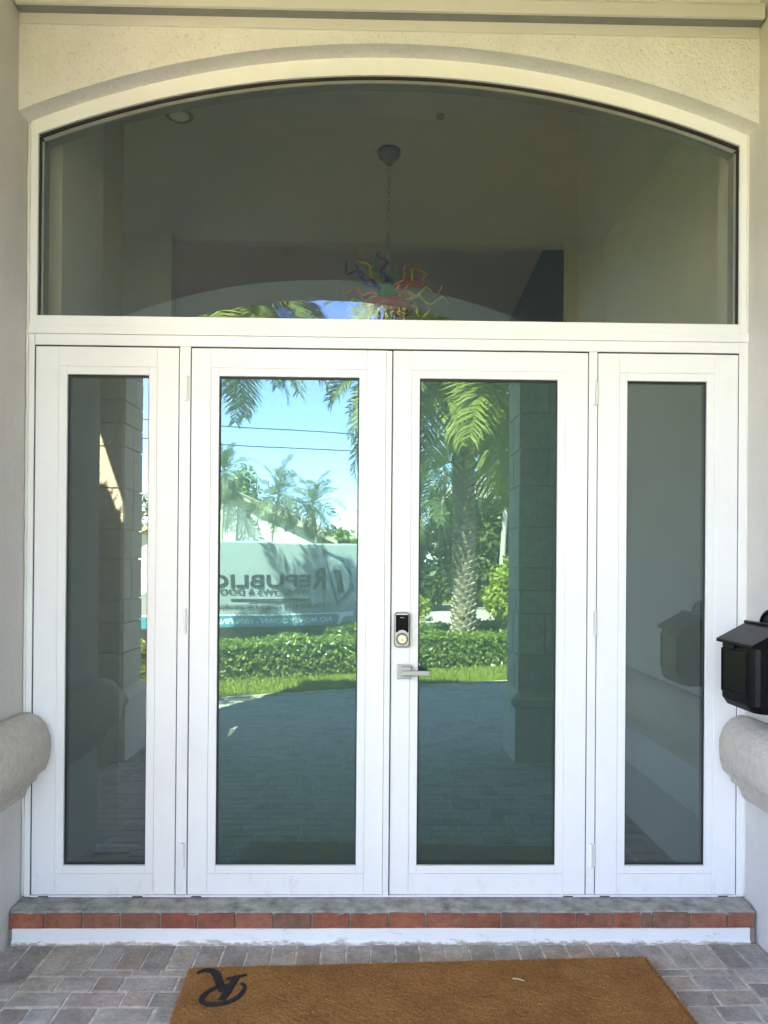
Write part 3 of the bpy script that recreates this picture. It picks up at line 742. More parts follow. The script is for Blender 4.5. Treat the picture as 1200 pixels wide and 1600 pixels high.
# body: plan with rounded front corners, tapering slightly to the bottom
plan = [(1.699, -.472), (1.545, -.472), (1.528, -.468), (1.513, -.458), (1.503, -.443), (fx, -.425), (fx, -.215), (1.503, -.197), (1.513, -.182), (1.528, -.172), (1.545, -.168), (1.699, -.168)]
n = len(plan); vs = []
for zz, k in ((1.055, .90), (1.085, 1.0), (1.312, 1.0)):
    for px, py in plan: vs.append((1.699+(px-1.699)*k, -.32+(py+.32)*(.97 if k < 1 else 1), zz))
MBX(MB().add(vs, [(i*n+j, i*n+(j+1) % n, (i+1)*n+(j+1) % n, (i+1)*n+j) for i in range(2) for j in range(n)] + [tuple(range(n)), tuple(range(3*n-1, 2*n-1, -1))]), 'body', bevel=.0015)
# raised frame on the front
dp = MBX(MB().box(fx-.0035, fx+.002, -.425, -.215, 1.115, 1.290), 'front_panel', bevel=.002)
for a, b_, c_, d_ in ((-.425, -.215, 1.284, 1.292), (-.425, -.215, 1.112, 1.120), (-.425, -.417, 1.120, 1.284), (-.223, -.215, 1.120, 1.284)):
    MB().box(fx-.0075, fx-.0036, a, b_, c_, d_).build('panel_border', M['black'], dp)
# sloping lid with lip and hinge bead
lid = MBX(MB().add([(1.491, -.477, 1.313), (1.699, -.477, 1.313), (1.699, -.163, 1.313), (1.491, -.163, 1.313),
                    (1.491, -.477, 1.326), (1.491, -.163, 1.326), (1.612, -.477, 1.392), (1.612, -.163, 1.392), (1.699, -.477, 1.398), (1.699, -.163, 1.398)],
                   [(0,3,2,1), (0,4,5,3), (4,6,7,5), (6,8,9,7), (0,1,8,6,4), (3,5,7,9,2), (1,2,9,8)]), 'lid', bevel=.003)
MB().tube([(1.618, -.478, 1.398), (1.618, -.162, 1.398)], .007, 8).build('hinge_bead', M['black'], lid)
MB().box(1.478, 1.488, -.35, -.29, 1.300, 1.314).build('lid_pull', M['black'], lid, bevel=.002)
# crest against the wall
cr = MB(); pts = [(-.43, 1.40)] + [(-.32+.11*math.cos(t), 1.40+.062*math.sin(t)) for t in np.linspace(math.pi, 0, 15)][1:-1] + [(-.21, 1.40)]
vs = [(1.655, y, z) for y, z in pts] + [(1.699, y, z) for y, z in pts]; k = len(pts)
cr.add(vs, [tuple(range(k)), tuple(range(2*k-1, k-1, -1))] + [(i, (i+1) % k, k+(i+1) % k, k+i) for i in range(k)])
crest = MBX(cr, 'crest', bevel=.003)
MB().tube([(1.652, -.32+.092*math.cos(t), 1.40+.050*math.sin(t)) for t in np.linspace(math.pi, 0, 15)], .006, 6).build('crest_moulding', M['black'], crest)

# ================================================================== INSIDE: foyer seen through the transom
def ibox(name, x0, x1, y0, y1, z0, z1, mat): return struct(MB().box(x0, x1, y0, y1, z0, z1).build(name, mat))
ibox('foyer_floor', -3.6, 4.6, .02, 9.1, .02, .135, M['int_floor'])
ibox('foyer_wall', XL-.01, -1.45, .17, 1.05, .135, 4.4, M['int_wall'])
ibox('foyer_wall', -3.6, XL-.01, .31, .40, .135, 4.4, M['int_wall'])
ibox('foyer_wall', 1.97, 2.10, .17, 3.06, .135, 4.4, M['int_wall'])
ibox('foyer_wall', XR+.01, 1.97, .17, .30, .135, 4.4, M['int_wall'])
ibox('foyer_wall', 1.667, 1.97, 3.06, 3.20, .135, 4.4, M['int_wall'])
ibox('foyer_wall', -3.6, -1.69, 3.06, 3.20, .135, 4.4, M['int_wall'])
ibox('foyer_ceiling', -3.6, 2.10, .165, 3.20, 4.4, 4.5, M['int_ceil'])
ibox('back_room_ceiling', -3.6, 4.6, 3.05, 9.1, 5.25, 5.35, M['int_ceil'])
ibox('back_room_header', -3.6, 4.6, 3.205, 3.30, 4.405, 5.25, M['int_wall'])
ibox('back_room_wall', -3.6, 4.6, 9.0, 9.1, .135, 5.25, M['int_wall'])
ibox('back_room_wall', 4.5, 4.6, 3.2, 9.0, .135, 5.25, M['int_wall'])
ibox('back_room_wall', 2.1, 4.5, 3.2, 3.3, .135, 4.405, M['int_wall'])
ibox('left_wall', -3.7, -3.6, .31, 1.1, .135, 5.25, M['int_wall'])
ibox('left_wall', -3.7, -3.6, 2.9, 3.9, .135, 5.25, M['int_wall'])
ibox('left_wall', -3.7, -3.6, 1.1, 2.9, 2.9, 5.25, M['int_wall'])  # opening below is added out of view to let daylight into the foyer
ibox('left_wall', -3.7, -3.6, 1.1, 2.9, .135, .5, M['int_wall'])
ibox('left_wall', -3.7, -3.6, 7.6, 9.1, .135, 5.25, M['int_wall'])
ibox('left_wall', -3.7, -3.6, 3.9, 7.6, .9, 5.25, M['int_wall'])  # slit below is added out of view to let daylight into the back room
ibox('left_wall', -3.7, -3.6, 3.9, 7.6, .135, .6, M['int_wall'])
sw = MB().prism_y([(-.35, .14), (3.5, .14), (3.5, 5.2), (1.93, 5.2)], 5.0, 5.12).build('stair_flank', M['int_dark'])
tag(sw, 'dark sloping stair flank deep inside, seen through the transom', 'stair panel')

# chandelier
ch = thing('chandelier', 'chandelier of coloured blown glass tendrils hanging on a chain', 'chandelier', (.108, 1.70, 4.4))
CX, CY, CZ = .108, 1.70, 3.42
ich = Matrix.Translation((-.108, -1.70, -4.4))
def CH(m_, name, mat, parent=ch, **kw):
    o = m_.build(name, mat, parent, **kw)
    if parent is ch: o.matrix_parent_inverse = ich
    return o
CH(MB().lathe([(.078, 4.398), (.080, 4.385), (.072, 4.36), (.058, 4.345), (.030, 4.335), (.026, 4.31), (.012, 4.295)], (CX, CY, 0), 24), 'ceiling_canopy', M['darknickel'], smooth=True)
zz = 4.30; k = 0
while zz > CZ+.14:
    lk = MB(); h = .030; w = .011
    pts = [(w*math.cos(t), 0, h/2+.5*h*math.sin(t)*1.25-h/2) for t in np.linspace(0, 2*math.pi, 11)]
    if k % 2: pts = [(y, x, z) for x, y, z in pts]
    lk.tube([(CX+x, CY+y, zz-.016+z) for x, y, z in pts], .0032, 5, cap=False)
    CH(lk, 'chain_link', M['nickel']); zz -= .026; k += 1
CH(MB().lathe([(.012, .16), (.022, .12), (.020, .10), (.055, .06), (.075, .01), (.06, -.05), (.03, -.09), (.01, -.11)], (CX, CY, CZ), 18), 'glass_hub', M['cg_green'], smooth=True)
def tendril(dx, dz, ln, colr, r0=.0155, curl=3.2, dy=0.0, amp=.03):
    d = Vector((dx, dy, dz)).normalized(); side = d.cross(Vector((.2, 1, .1))).normalized(); side2 = d.cross(side)
    pts = []; rad = []
    ph = random.uniform(0, 6.28)
    for i in range(22):
        t = i/21; a_ = amp*(.25+t)*1.2
        p = Vector((CX, CY, CZ)) + d*(.045+ln*.8*t) + side*(a_*math.sin(ph+curl*2*math.pi*t)) + side2*(a_*.7*math.cos(ph+curl*2*math.pi*t))
        pts.append(p); rad.append(r0*(1-.72*t))
    CH(MB().tube(pts, rad, 7), 'glass_tendril', M['cg_'+colr], smooth=True)
random.seed(11)
for a_ in [(-.9, .62, .40, 'blue'), (-.55, .75, .42, 'yellow'), (-.95, .18, .36, 'orange'), (-.18, 1, .30, 'blue'), (.55, .62, .40, 'red'), (.42, .45, .30, 'orange'), (.85, .35, .36, 'teal2'),
           (.95, .12, .40, 'pale'), (1, -.08, .46, 'yellow'), (.9, -.22, .36, 'yellow'), (.7, -.4, .30, 'pale'), (-.9, -.1, .33, 'pale'), (-.7, -.35, .3, 'yellow'), (-.4, -.6, .26, 'red'),
           (0, -.8, .24, 'blue'), (.3, -.7, .26, 'orange'), (-.65, .4, .33, 'blue'), (.25, .8, .26, 'green'), (-.3, .5, .26, 'green'), (.6, .15, .34, 'orange'), (-.5, .05, .3, 'red'), (.7, .5, .3, 'yellow')]:
    tendril(a_[0], a_[1], a_[2], a_[3], dy=random.uniform(-.5, .5), curl=random.uniform(1.6, 2.6), amp=random.uniform(.018, .03))
CH(MB().lathe([(.02, -.20), (.10, -.17), (.16, -.10), (.17, -.06), (.12, -.03), (.04, -.02)], (CX, CY, CZ), 20), 'glass_bowl', M['cg_red'], smooth=True)
# recessed lamp and smoke detector in the foyer ceiling
rl = thing('recessed_downlight', 'round recessed downlight in the foyer ceiling at left', 'ceiling lamp', (-1.202, 1.332, 4.4))
MB().lathe([(.062, 0), (.075, -.004), (.085, -.004), (.088, 0)], (0, 0, -.001), 28).build('trim_ring', M['greyrail'], rl)
MB().lathe([(.060, -.0065), (.055, -.010), (.02, -.012)], (0, 0, 0), 24).build('lens', M['paint'], rl)
sp = MB().lathe([(.024, -.001), (.026, -.012), (.018, -.02), (.006, -.03)], (0, 0, 0), 18).build('ceiling_sprinkler', M['greyrail'])
sp.location = (.414, 1.281, 4.4); tag(sp, 'small dark round sensor on the foyer ceiling right of the chandelier canopy', 'ceiling sensor')

# ================================================================== ACROSS THE DRIVE (seen in the glass)
# ---- grass blades on the verge in front of the hedge
n = 26000
a = rng.uniform(-5.5, 6.5, n); b_ = rng.uniform(-1.18, .15, n)
P0 = np.stack([O0[0]+a*U[0]+b_*Nn[0], O0[1]+a*U[1]+b_*Nn[1], np.zeros(n)], 1)
th = rng.uniform(0, math.pi, n); w = rng.uniform(.004, .008, n); h = rng.uniform(.03, .075, n); ln = rng.normal(0, .02, (n, 2))
V = np.zeros((n, 3, 3)); off_ = np.stack([w*np.cos(th), w*np.sin(th), np.zeros(n)], 1)
V[:, 0] = P0-off_; V[:, 1] = P0+off_; V[:, 2] = P0 + np.stack([ln[:, 0], ln[:, 1], h], 1)
o = link('verge_grass', fast_mesh('verge_grass', V.reshape(-1, 3), np.arange(3*n).reshape(-1, 3), M['blade']))
tag(o, 'short green verge grass between the drive and the clipped hedge', 'grass', kind='stuff')

# ---- clipped hedge
def hedge(name, label, a0, a1, b0, b1, h, n, mat='hedge', size=.034, zb=0.0):
    r = thing(name, label, 'hedge', S((a0+a1)/2, (b0+b1)/2, zb), STREET_ROT)
    L, D = a1-a0, b1-b0
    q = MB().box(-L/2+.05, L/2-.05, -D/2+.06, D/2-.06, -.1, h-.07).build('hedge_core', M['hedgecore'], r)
    area = np.array([L*h, L*D, L*h]); k = rng.choice(3, n, p=area/area.sum())
    u = rng.uniform(-L/2, L/2, n); v = rng.uniform(0, 1, n); dep = np.abs(rng.normal(0, .035, n))
    wob = .035*np.sin(u*3.1)+.025*np.sin(u*7.7+1)+rng.normal(0, .012, n)
    Pp = np.zeros((n, 3)); Nm = np.zeros((n, 3)); Pp[:, 0] = u
    f_ = k == 0; Pp[f_, 1] = D/2-dep[f_]+wob[f_]*.6; Pp[f_, 2] = v[f_]*h; Nm[f_, 1] = 1; Nm[f_, 2] = .35
    t_ = k == 1; Pp[t_, 1] = (v[t_]-.5)*D; Pp[t_, 2] = h-dep[t_]+wob[t_]; Nm[t_, 2] = 1
    k2 = k == 2; Pp[k2, 1] = -D/2+dep[k2]; Pp[k2, 2] = v[k2]*h; Nm[k2, 1] = -1; Nm[k2, 2] = .35
    o = link('foliage', leaves_mesh('foliage', Pp, Nm, size, M[mat], .55, .55), r); o['kind'] = 'stuff'
    return r
hedge('clipped_hedge', 'long clipped green hedge along the verge in front of the van', -8, 9, 0.0, .75, .52, 30000)
hedge('low_hedge', 'low dark hedge behind the clipped one, around the palm trunk', .2, 9, 2.2, 2.8, .62, 9000, 'leafmid', .04, -.12)

# ---- palms
def frond_mesh(name, L, droop, nl, lw, ll, mat, twist=.5, seed=0):
    rg = random.Random(seed); mb = MB(); pts = []; p = Vector((0, 0, 0)); ang = R(8)
    N = 16
    for i in range(N+1):
        pts.append(p.copy()); t = i/N; ang -= droop/N*(.5+1.3*t); p = p + Vector((math.cos(ang), 0, math.sin(ang)))*(L/N)
    mb.tube(pts, [.018*(1-.85*i/N)*L/2.5 for i in range(N+1)], 4)
    for i in range(nl):
        t = .10+.89*i/(nl-1); fi = t*N; k = min(int(fi), N-1); q = pts[k].lerp(pts[k+1], fi-k)
        tan = (pts[k+1]-pts[k]).normalized(); upv = Vector((-tan.z, 0, tan.x))
        l = ll*(.35+1.0*math.sin(min(1, t*1.05)*math.pi*.92+.12))*rg.uniform(.85, 1.12)
        for s_ in (-1, 1):
            d = (tan*rg.uniform(.55, .95) + Vector((0, s_, 0))*1.0 + upv*rg.uniform(-.15, .55)).normalized()
            side = d.cross(upv).normalized()*lw*rg.uniform(.7, 1.2)
            e = q + d*l + Vector((0, 0, -1))*l*rg.uniform(.08, .32); mid = q + d*l*.55 + Vector((0, 0, -1))*l*.03
            mb.add([q-side*.5, q+side*.5, mid+side, mid-side, e], [(0,1,2,3), (3,2,4)])
    return mb.mesh(name, mat, fix=False)
def palm(name, label, x, y, zb, hgt, r0, r1, fr, nf, L, lean=(0, 0), boots=True, group=None, mats=None, low=-.45, seed=1, cat='palm tree'):
    rg = random.Random(seed)
    root = thing(name, label, cat, (x, y, zb), group=group)
    N = 18; pts = []; rad = []
    for i in range(N+1):
        t = i/N; pts.append(Vector((lean[0]*t*t, lean[1]*t*t, hgt*t-.15*(1-t)))); rad.append(r0+(r1-r0)*min(1, t*1.3)+(.16*r0*max(0, 1-t*6) if boots else 0)+(.12 if boots and t > .9 else 0)*r1)
    tk = MB().tube(pts, rad, 14).build('trunk', mats[0], root, smooth=True)
    if boots:
        bm_ = MB(); nb = int(hgt*115)
        for i in range(nb):
            t = (i+.5)/nb; kk = t*N; k = min(int(kk), N-1); c = pts[k].lerp(pts[k+1], kk-k); rr = rad[k]+(rad[k+1]-rad[k])*(kk-k)
            a_ = i*2.39996; o_ = Vector((math.cos(a_), math.sin(a_), 0)); s_ = Vector((-math.sin(a_), math.cos(a_), 0)); u = Vector((0, 0, 1))
            w, h = .062*r0/.2, .075*r0/.2; q = c+o_*rr*.94; ou = .055*rg.uniform(.7, 1.3)*r0/.2
            bm_.add([q-u*h, q+s_*w, q+u*h*.75, q-s_*w, q+u*h*.55+o_*ou+s_*w*.35, q+u*h*.55+o_*ou-s_*w*.35], [(0,1,4), (0,4,5), (0,5,3), (1,2,4), (2,5,4), (2,3,5)])
        bo = bm_.build('leaf_base', M['boot'], tk, fix=False); bo['kind'] = 'stuff'
    top = pts[-1]
    for i in range(nf):
        t = i/(nf-1); el = math.pi/2*.92 - (math.pi/2*.92-low)*t**.8 + rg.uniform(-.1, .1); az = i*2.39996 + rg.uniform(-.25, .25)
        me = fr[0 if el > .6 else (1 if el > 0 else 2)]
        o = link('frond', me, root, top + Vector((0, 0, .12*(1-t))), (rg.uniform(-.5, .5), -el, az), (L*rg.uniform(.85, 1.1),)*3)
    return root
frA = [frond_mesh('frond', 2.5, d, 66, .017, .44, M['frond'], seed=i) for i, d in enumerate((.75, 1.15, 1.0))]
frB = [frond_mesh('frond', 2.5, d, 30, .030, .50, M['frond_far'], seed=i+5) for i, d in enumerate((.9, 1.4, 1.5))]
palm('date_palm', 'stout date palm with diamond-patterned trunk behind the hedge, seen in the right door', 1.66, -10.0, zg(1.57), 5.45, .21, .15, frA, 88, 1.15, (-.05, 0), True, None, (M['bark'],), -.85, 3)
palm('date_palm', 'date palm whose drooping crown fills the top of the left door', -2.95, -9.4, zg(.8), 5.75, .21, .15, frA, 66, 1.0, (.15, 0), True, None, (M['bark'],), -.42, 9)
palm('date_palm', 'date palm on the left side of the house, beside the porch', -4.25, -1.95, 0, 4.1, .21, .15, frA, 12, .85, (0, 0), True, None, (M['bark'],), -.6, 14)
far = [(-4.1, -27, 4.6, 'curved palm over the white gable, left of the two seen in the left door', .5), (-2.1, -28.5, 4.4, 'palm right of the white gable in the left door', -.3), (1.9, -29, 4.6, 'tall thin palm left of the date palm trunk in the right door', .2),
       (5.2, -27, 6.2, 'slender pale-trunked palm beside the boarded house', .4), (6.3, -30, 7.2, 'tallest slender palm in front of the boarded house', -.3), (-7.1, -33, 6.3, 'bushy palm at the left edge of the left door', .2), (3.2, -32, 6.3, 'palm behind the date palm trunk in the right door', .3)]
for i, (x, y, h, lab, le) in enumerate(far):
    palm('garden_palm', lab, x, y, -.5, h, .13 if x > 0 else .10, .09 if x > 0 else .06, frB, 22, 1.0 if x > 0 else .66, (le, 0), False, 'palms across the street', (M['bark_pale'],), -.85, 20+i)

# ---- leafy trees and shrubs
def leafy(name, label, x, y, zb, lumps, n, mat, size, cat='tree', trunk=None, group=None):
    r = thing(name, label, cat, (x, y, zb), group=group)
    lum = np.array(lumps, float); vol = (lum[:, 3]*lum[:, 4]*lum[:, 5])**.75; k = rng.choice(len(lum), n, p=vol/vol.sum())
    d = rng.normal(0, 1, (n, 3)); d /= np.linalg.norm(d, axis=1)[:, None]; rr = rng.uniform(.45, 1.08, n)[:, None]**.6
    bump_ = 1+.22*np.sin(d[:, :1]*7+k[:, None])*np.cos(d[:, 1:2]*6+k[:, None]*2)
    Pp = lum[k, :3] + d*rr*lum[k, 3:6]*bump_
    o = link('crown', leaves_mesh('crown', Pp, d+np.array([0, 0, .5]), size, M[mat], .5, .7), r); o['kind'] = 'stuff'
    tk = MB()
    for i, l in enumerate(lum):
        tk.tube([(l[0]*.15, l[1]*.15, -.2), (l[0]*.4, l[1]*.4, l[2]*.5), (l[0], l[1], l[2])], [.12*(trunk or 1), .08*(trunk or 1), .03*(trunk or 1)], 7)
    tk.build('trunk', M['bark'], r, smooth=True)
    return r
def lump(cx_, cz_, rx, rz, n, ry=None):
    out = []
    for i in range(n): out.append((cx_+random.uniform(-.6, .6)*rx, random.uniform(-.6, .6)*(ry or rx), cz_+random.uniform(-.55, .55)*rz, rx*random.uniform(.3, .5), (ry or rx)*random.uniform(.3, .5), rz*random.uniform(.3, .5)))
    return out
leafy('lime_shrub', 'yellow-green shrub right of the date palm trunk', 4.9, -23.6, -.5, [(0,0,1.5,.7,.7,.6), (-.5,.2,.9,.5,.6,.5), (.7,0,1.1,.6,.6,.6), (.3,.1,2.1,.5,.5,.4), (-.2,.3,.5,.6,.6,.4)], 2600, 'leaflime', .10, 'shrub')
leafy('lime_shrub', 'small bright shrub left of the date palm trunk', 1.3, -24.0, -.5, [(0,0,.8,.5,.5,.4), (.5,0,.5,.4,.4,.35)], 900, 'leaflime', .08, 'shrub')
T = [(2.2, -31, 'dark leafy tree left behind the date palm trunk', lump(0, 2.0, 2.2, 2.2, 8), 7000, 'leafdark'),
     (5.4, -33, 'dark leafy tree behind the lime shrub', lump(0, 2.5, 2.6, 3.0, 10), 8000, 'leafdark'),
     (9.5, -30, 'broad green tree at the right of the far lawn', lump(0, 2.6, 2.6, 2.8, 9), 7000, 'leafmid'),
     (-.4, -34, 'green tree behind the white-fascia house', lump(0, 2.4, 2.2, 2.2, 8), 6000, 'leafmid'),
     (-8.1, -37.5, 'round green tree left behind the white gable', lump(0, 4.0, 2.6, 3.4, 9), 8000, 'leafmid'),
     (8.2, -35, 'tall dark tree in front of the boarded house', lump(0, 2.8, 2.6, 3.4, 10), 8000, 'leafdark'),
     (-15, -38, 'big tree at the far left across the street', lump(0, 4.0, 4, 4, 9), 6000, 'leafdark'), (14.5, -34, 'big tree at the far right across the street', lump(0, 4.0, 4, 4, 9), 6000, 'leafdark')]
for x, y, lab, l, n, mt in T: leafy('leafy_tree', lab, x, y, -.5, l, n, mt, .17, 'tree', 1.2, 'trees across the street')
random.seed(21)
for i, (x, y, s_) in enumerate([(2.6, -24.3, .55), (3.5, -24.6, .42), (6.3, -25.0, .6), (5.6, -24.4, .35), (.6, -24.9, .5)]):
    mb = MB(); bm = bmesh.new(); bmesh.ops.create_icosphere(bm, subdivisions=2, radius=s_)
    for v in bm.verts: v.co *= random.uniform(.85, 1.12); v.co.z *= .45
    me = bpy.data.meshes.new('rock'); bm.to_mesh(me); bm.free(); me.materials.append(M['rock'])
    o = link('garden_rock', me, None, (x, y, -.48)); lab = ['largest pale rock left of the palm trunk foot', 'pale rock right behind the palm trunk foot', 'wide pale rock under the right end of the lime shrub', 'small pale rock under the lime shrub', 'pale rock at the left of the right door view'][i]
    tag(o, lab, 'rock', 'pale rocks edging the far bed')

# ---- neighbours' houses
def gable_house(name, label, x, y, rz, w, d, eave, rise, over=.4):
    r = thing(name, label, 'house', (x, y, -.5), rz)
    MB().prism_y([(-w/2, 0), (w/2, 0), (w/2, eave), (0, eave+rise), (-w/2, eave)], 0, d).build('wall', M['housewhite'], r)
    s_ = rise/(w/2); e = over
    rf = MB()
    for sg in (-1, 1):
        rf.add([(0, -e, eave+rise+.02), (sg*(w/2+e), -e, eave-e*s_+.02), (sg*(w/2+e), d+e, eave-e*s_+.02), (0, d+e, eave+rise+.02),
                (0, -e, eave+rise+.2), (sg*(w/2+e), -e, eave-e*s_+.2), (sg*(w/2+e), d+e, eave-e*s_+.2), (0, d+e, eave+rise+.2)], [(0,1,2,3),(7,6,5,4),(0,4,5,1),(1,5,6,2),(2,6,7,3),(3,7,4,0)])
    rf.build('roof', M['housetan'], r); return r
ga = gable_house('gabled_house', 'white gabled house with tan roof across the street, above the van', -6.9, -34.0, math.pi+.10, 10.0, 9, 3.1, 2.3)
for xx in (-2.6, 1.9): MB().box(xx-.7, xx+.7, -.03, .02, .9, 2.3).build('window', M['vanglass'], ga)
hb = thing('flat_roofed_house', 'low white house with flat fascia and posts beyond the palms', 'house', (-2.0, -40, -.5), math.pi)
MB().box(-3.5, 3.5, 1.5, 6, 0, 3.3).build('wall', M['housewhite'], hb)
MB().box(-3.9, 3.9, -.4, 6.2, 3.3, 3.75).build('roof', M['inkwhite'], hb)
for xx in (-3.4, -1.2, 1.2, 3.4): MB().box(xx-.12, xx+.12, -.1, .14, 0, 3.3).build('post', M['housewhite'], hb)
hc = thing('boarded_house', 'white clapboard house gable behind the slender palms at right', 'house', (7.4, -41, -.5), math.pi)
MB().box(-3.5, 3.5, .02, 6, 0, 5.9).build('wall', M['housewhite'], hc)
for i in range(22): MB().add([(-3.5, -.05, i*.26), (3.5, -.05, i*.26), (3.5, .02, i*.26), (-3.5, .02, i*.26), (-3.5, 0, i*.26+.25), (3.5, 0, i*.26+.25), (3.5, .02, i*.26+.25), (-3.5, .02, i*.26+.25)], [(0,1,2,3),(4,5,6,7),(0,1,5,4),(1,2,6,5),(2,3,7,6),(3,0,4,7)]).build('board', M['housewhite'], hc)
MB().add([(-3.9, -.5, 5.8), (3.9, -.5, 5.8), (3.9, 6.3, 5.8), (-3.9, 6.3, 5.8), (-1.5, 2.9, 7.2), (1.5, 2.9, 7.2)], [(3,2,1,0), (0,1,5,4), (1,2,5), (2,3,4,5), (3,0,4)]).build('roof', M['housetan'], hc)

# ---- overhead cables with their poles outside the view
for zt, lab in ((6.45, 'upper overhead cable crossing the sky in the left door'), (5.80, 'lower overhead cable crossing the sky in the left door')):
    pts = []
    for i in range(41):
        t = i/40; p = S(-24+48*t, 16.5, zt-.55*4*t*(1-t)+.45); pts.append(p)
    tag(MB().tube(pts, .022, 5).build('overhead_cable', M['wire']), lab, 'cable', 'overhead cables')
for a_, lab in ((-24, 'wooden utility pole at the left end of the cables'), (24, 'wooden utility pole at the right end of the cables')):
    q = S(a_, 16.5, -.6); r = thing('utility_pole', lab, 'pole', q, group='utility poles')
    MB().tube([(0, 0, 0), (0, 0, 8.2)], [.15, .11], 10).build('pole', M['bark'], r)
    MB().box(-.08, .08, -.9, .9, 7.3, 7.42).build('cross_arm', M['bark'], r)

# ---- the lettered van
vz = -.545
vp = (.18, -14.93)
van = thing('van', 'silver lettered work van with teal band parked behind the hedge', 'van', (vp[0], vp[1], vz), math.pi+STREET_ROT)
# local: +x to the front, -y faces the house, z up
side = [(.0, .42), (.03, .55), (.02, 1.2), (.06, 2.2), (.16, 2.5), (.34, 2.60), (4.05, 2.62), (4.35, 2.56), (4.62, 2.30), (5.02, 1.62), (5.72, 1.30), (5.92, 1.05), (5.96, .55), (5.90, .40)]
n = len(side); Wv = 2.02; vs = []
secs = [(0.0, .0), (.05, .0), (Wv-.05, 0), (Wv, 0)]
rings = []
for yy, ins in ((0.0, .07), (.07, .0), (Wv-.07, .0), (Wv, .07)):
    ring = []
    for x, z in side:
        tum = max(0, (z-1.2))*.075
        y2 = yy + (tum if yy < Wv/2 else -tum); ring.append((x + (ins if x < 3 else -ins)*.6, y2, z-(ins*.5 if z > 2.3 else 0)))
    rings.append(ring)
vs = [p for r_ in rings for p in r_]
fs = [(i*n+j, i*n+(j+1) % n, (i+1)*n+(j+1) % n, (i+1)*n+j) for i in range(3) for j in range(n)] + [tuple(range(n)), tuple(range(4*n-1, 3*n-1, -1))]
body = MB().add(vs, fs).build('body', M['vanpaint'], van)
def vside(mb_pts, name, mat, parent, y=-.004, th=.006):     # flat decal-like panel on the house-facing side, following the tumblehome
    pts = mb_pts; k = len(pts)
    if name in ('bar_line', 'icon_box', 'band_border', 'teal_band', 'logo_outline', 'logo_bar'): pts = [(x+.5, z) for x, z in pts]
    f_ = lambda z: max(0, z-1.2)*.075
    vs = [(x, y+f_(z), z) for x, z in pts] + [(x, y+th+f_(z), z) for x, z in pts]
    return MB().add(vs, [tuple(range(k)), tuple(range(2*k-1, k-1, -1))] + [(i, (i+1) % k, k+(i+1) % k, k+i) for i in range(k)]).build(name, mat, parent)
vside([(0.06, .40), (5.9, .40), (5.9, .70), (0.06, .70)], 'sill_cladding', M['vanblack'], van, -.02, .03)
MB().box(-.08, .04, .06, Wv-.06, .38, .66).build('rear_bumper', M['vanblack'], van, bevel=.02)
MB().box(5.86, 6.06, .06, Wv-.06, .36, .78).build('front_bumper', M['vanblack'], van, bevel=.03)
vside([(4.10, 1.42), (4.98, 1.50), (4.62, 2.12), (4.40, 2.22), (4.10, 2.22)], 'side_window', M['vanglass'], van, -.004, .01)
MB().add([(4.68, .16, 2.20), (4.68, Wv-.16, 2.20), (5.04, Wv-.10, 1.66), (5.04, .10, 1.66), (4.72, .16, 2.22), (4.72, Wv-.16, 2.22), (5.08, Wv-.10, 1.68), (5.08, .10, 1.68)], [(0,1,2,3),(7,6,5,4),(0,4,5,1),(1,5,6,2),(2,6,7,3),(3,7,4,0)]).build('windscreen', M['vanglass'], van)
vside([(.06, 1.05), (.16, 1.05), (.16, 1.55), (.06, 1.55)], 'tail_light', M['tail'], van, -.012, .02)
MB().box(5.78, 5.94, -.004, .06, .95, 1.15).build('headlight', M['inkwhite'], van, bevel=.01)
for wx in (1.15, 4.85):
    for wy, sg in ((.02, 1), (Wv-.26, -1)):
        w_ = MB().lathe([(.22, -.0), (.335, .01), (.345, .05), (.345, .19), (.335, .235), (.22, .24)], (wx, wy, .345), 28, 'y').build('wheel', M['tyre'], van)
        MB().lathe([(.05, 0), (.20, .015), (.215, .03), (.215, .05)], (wx, wy-.012 if sg > 0 else wy+.21, .345), 20, 'y').build('rim', M['nickel'], w_)
vside([(1.3, 1.9), (1.31, 1.9), (1.31, .7), (1.3, .7)], 'door_seam', M['vanblack'], van, -.0045, .005)
# lettering
def text(s_, x, z, h, mat, width=None, name='lettering', y=-.010, bold=.0, shear=0.0):
    x += .5
    cu = bpy.data.curves.new('t', 'FONT'); cu.body = s_; cu.size = 1; cu.offset = bold; cu.extrude = .006; cu.shear = shear
    ob = bpy.data.objects.new('t', cu); col.objects.link(ob); bpy.context.view_layer.update()
    me = bpy.data.meshes.new_from_object(ob.evaluated_get(bpy.context.evaluated_depsgraph_get())); bpy.data.objects.remove(ob)
    co = np.array([v.co for v in me.vertices]); mn, mx_ = co.min(0), co.max(0)
    sy = h/(mx_[1]-mn[1]); sx = sy if width is None else width/(mx_[0]-mn[0])
    new = []
    for c in co:
        zz = z+(c[1]-mn[1])*sy
        new.append((x+(c[0]-mn[0])*sx, y+max(0, zz-1.2)*.075-c[2]*.3, zz))
    for v, c in zip(me.vertices, new): v.co = c
    me.materials.clear(); me.materials.append(mat); me.name = name
    return link(name, me, van)
text('R', .78, 1.545, .50, M['ink'], .34, bold=.035)
text('EPUBLIC', 1.15, 1.60, .285, M['ink'], 2.32, bold=.022)
text('WINDOWS & DOORS', 1.15, 1.44, .125, M['ink'], 2.35, bold=.012)
vside([(1.16, 1.300), (3.0, 1.300), (3.0, 1.335), (1.16, 1.335)], 'bar_line', M['ink'], van, -.008, .004)
vside([(1.16, 1.265), (2.6, 1.265), (2.6, 1.285), (1.16, 1.285)], 'bar_line', M['ink'], van, -.008, .004)
text('754-800-4115', .80, 1.105, .115, M['ink'], .98, bold=.012)
text('republicwindow.com', 2.02, 1.080, .150, M['ink'], 1.78, bold=.012)
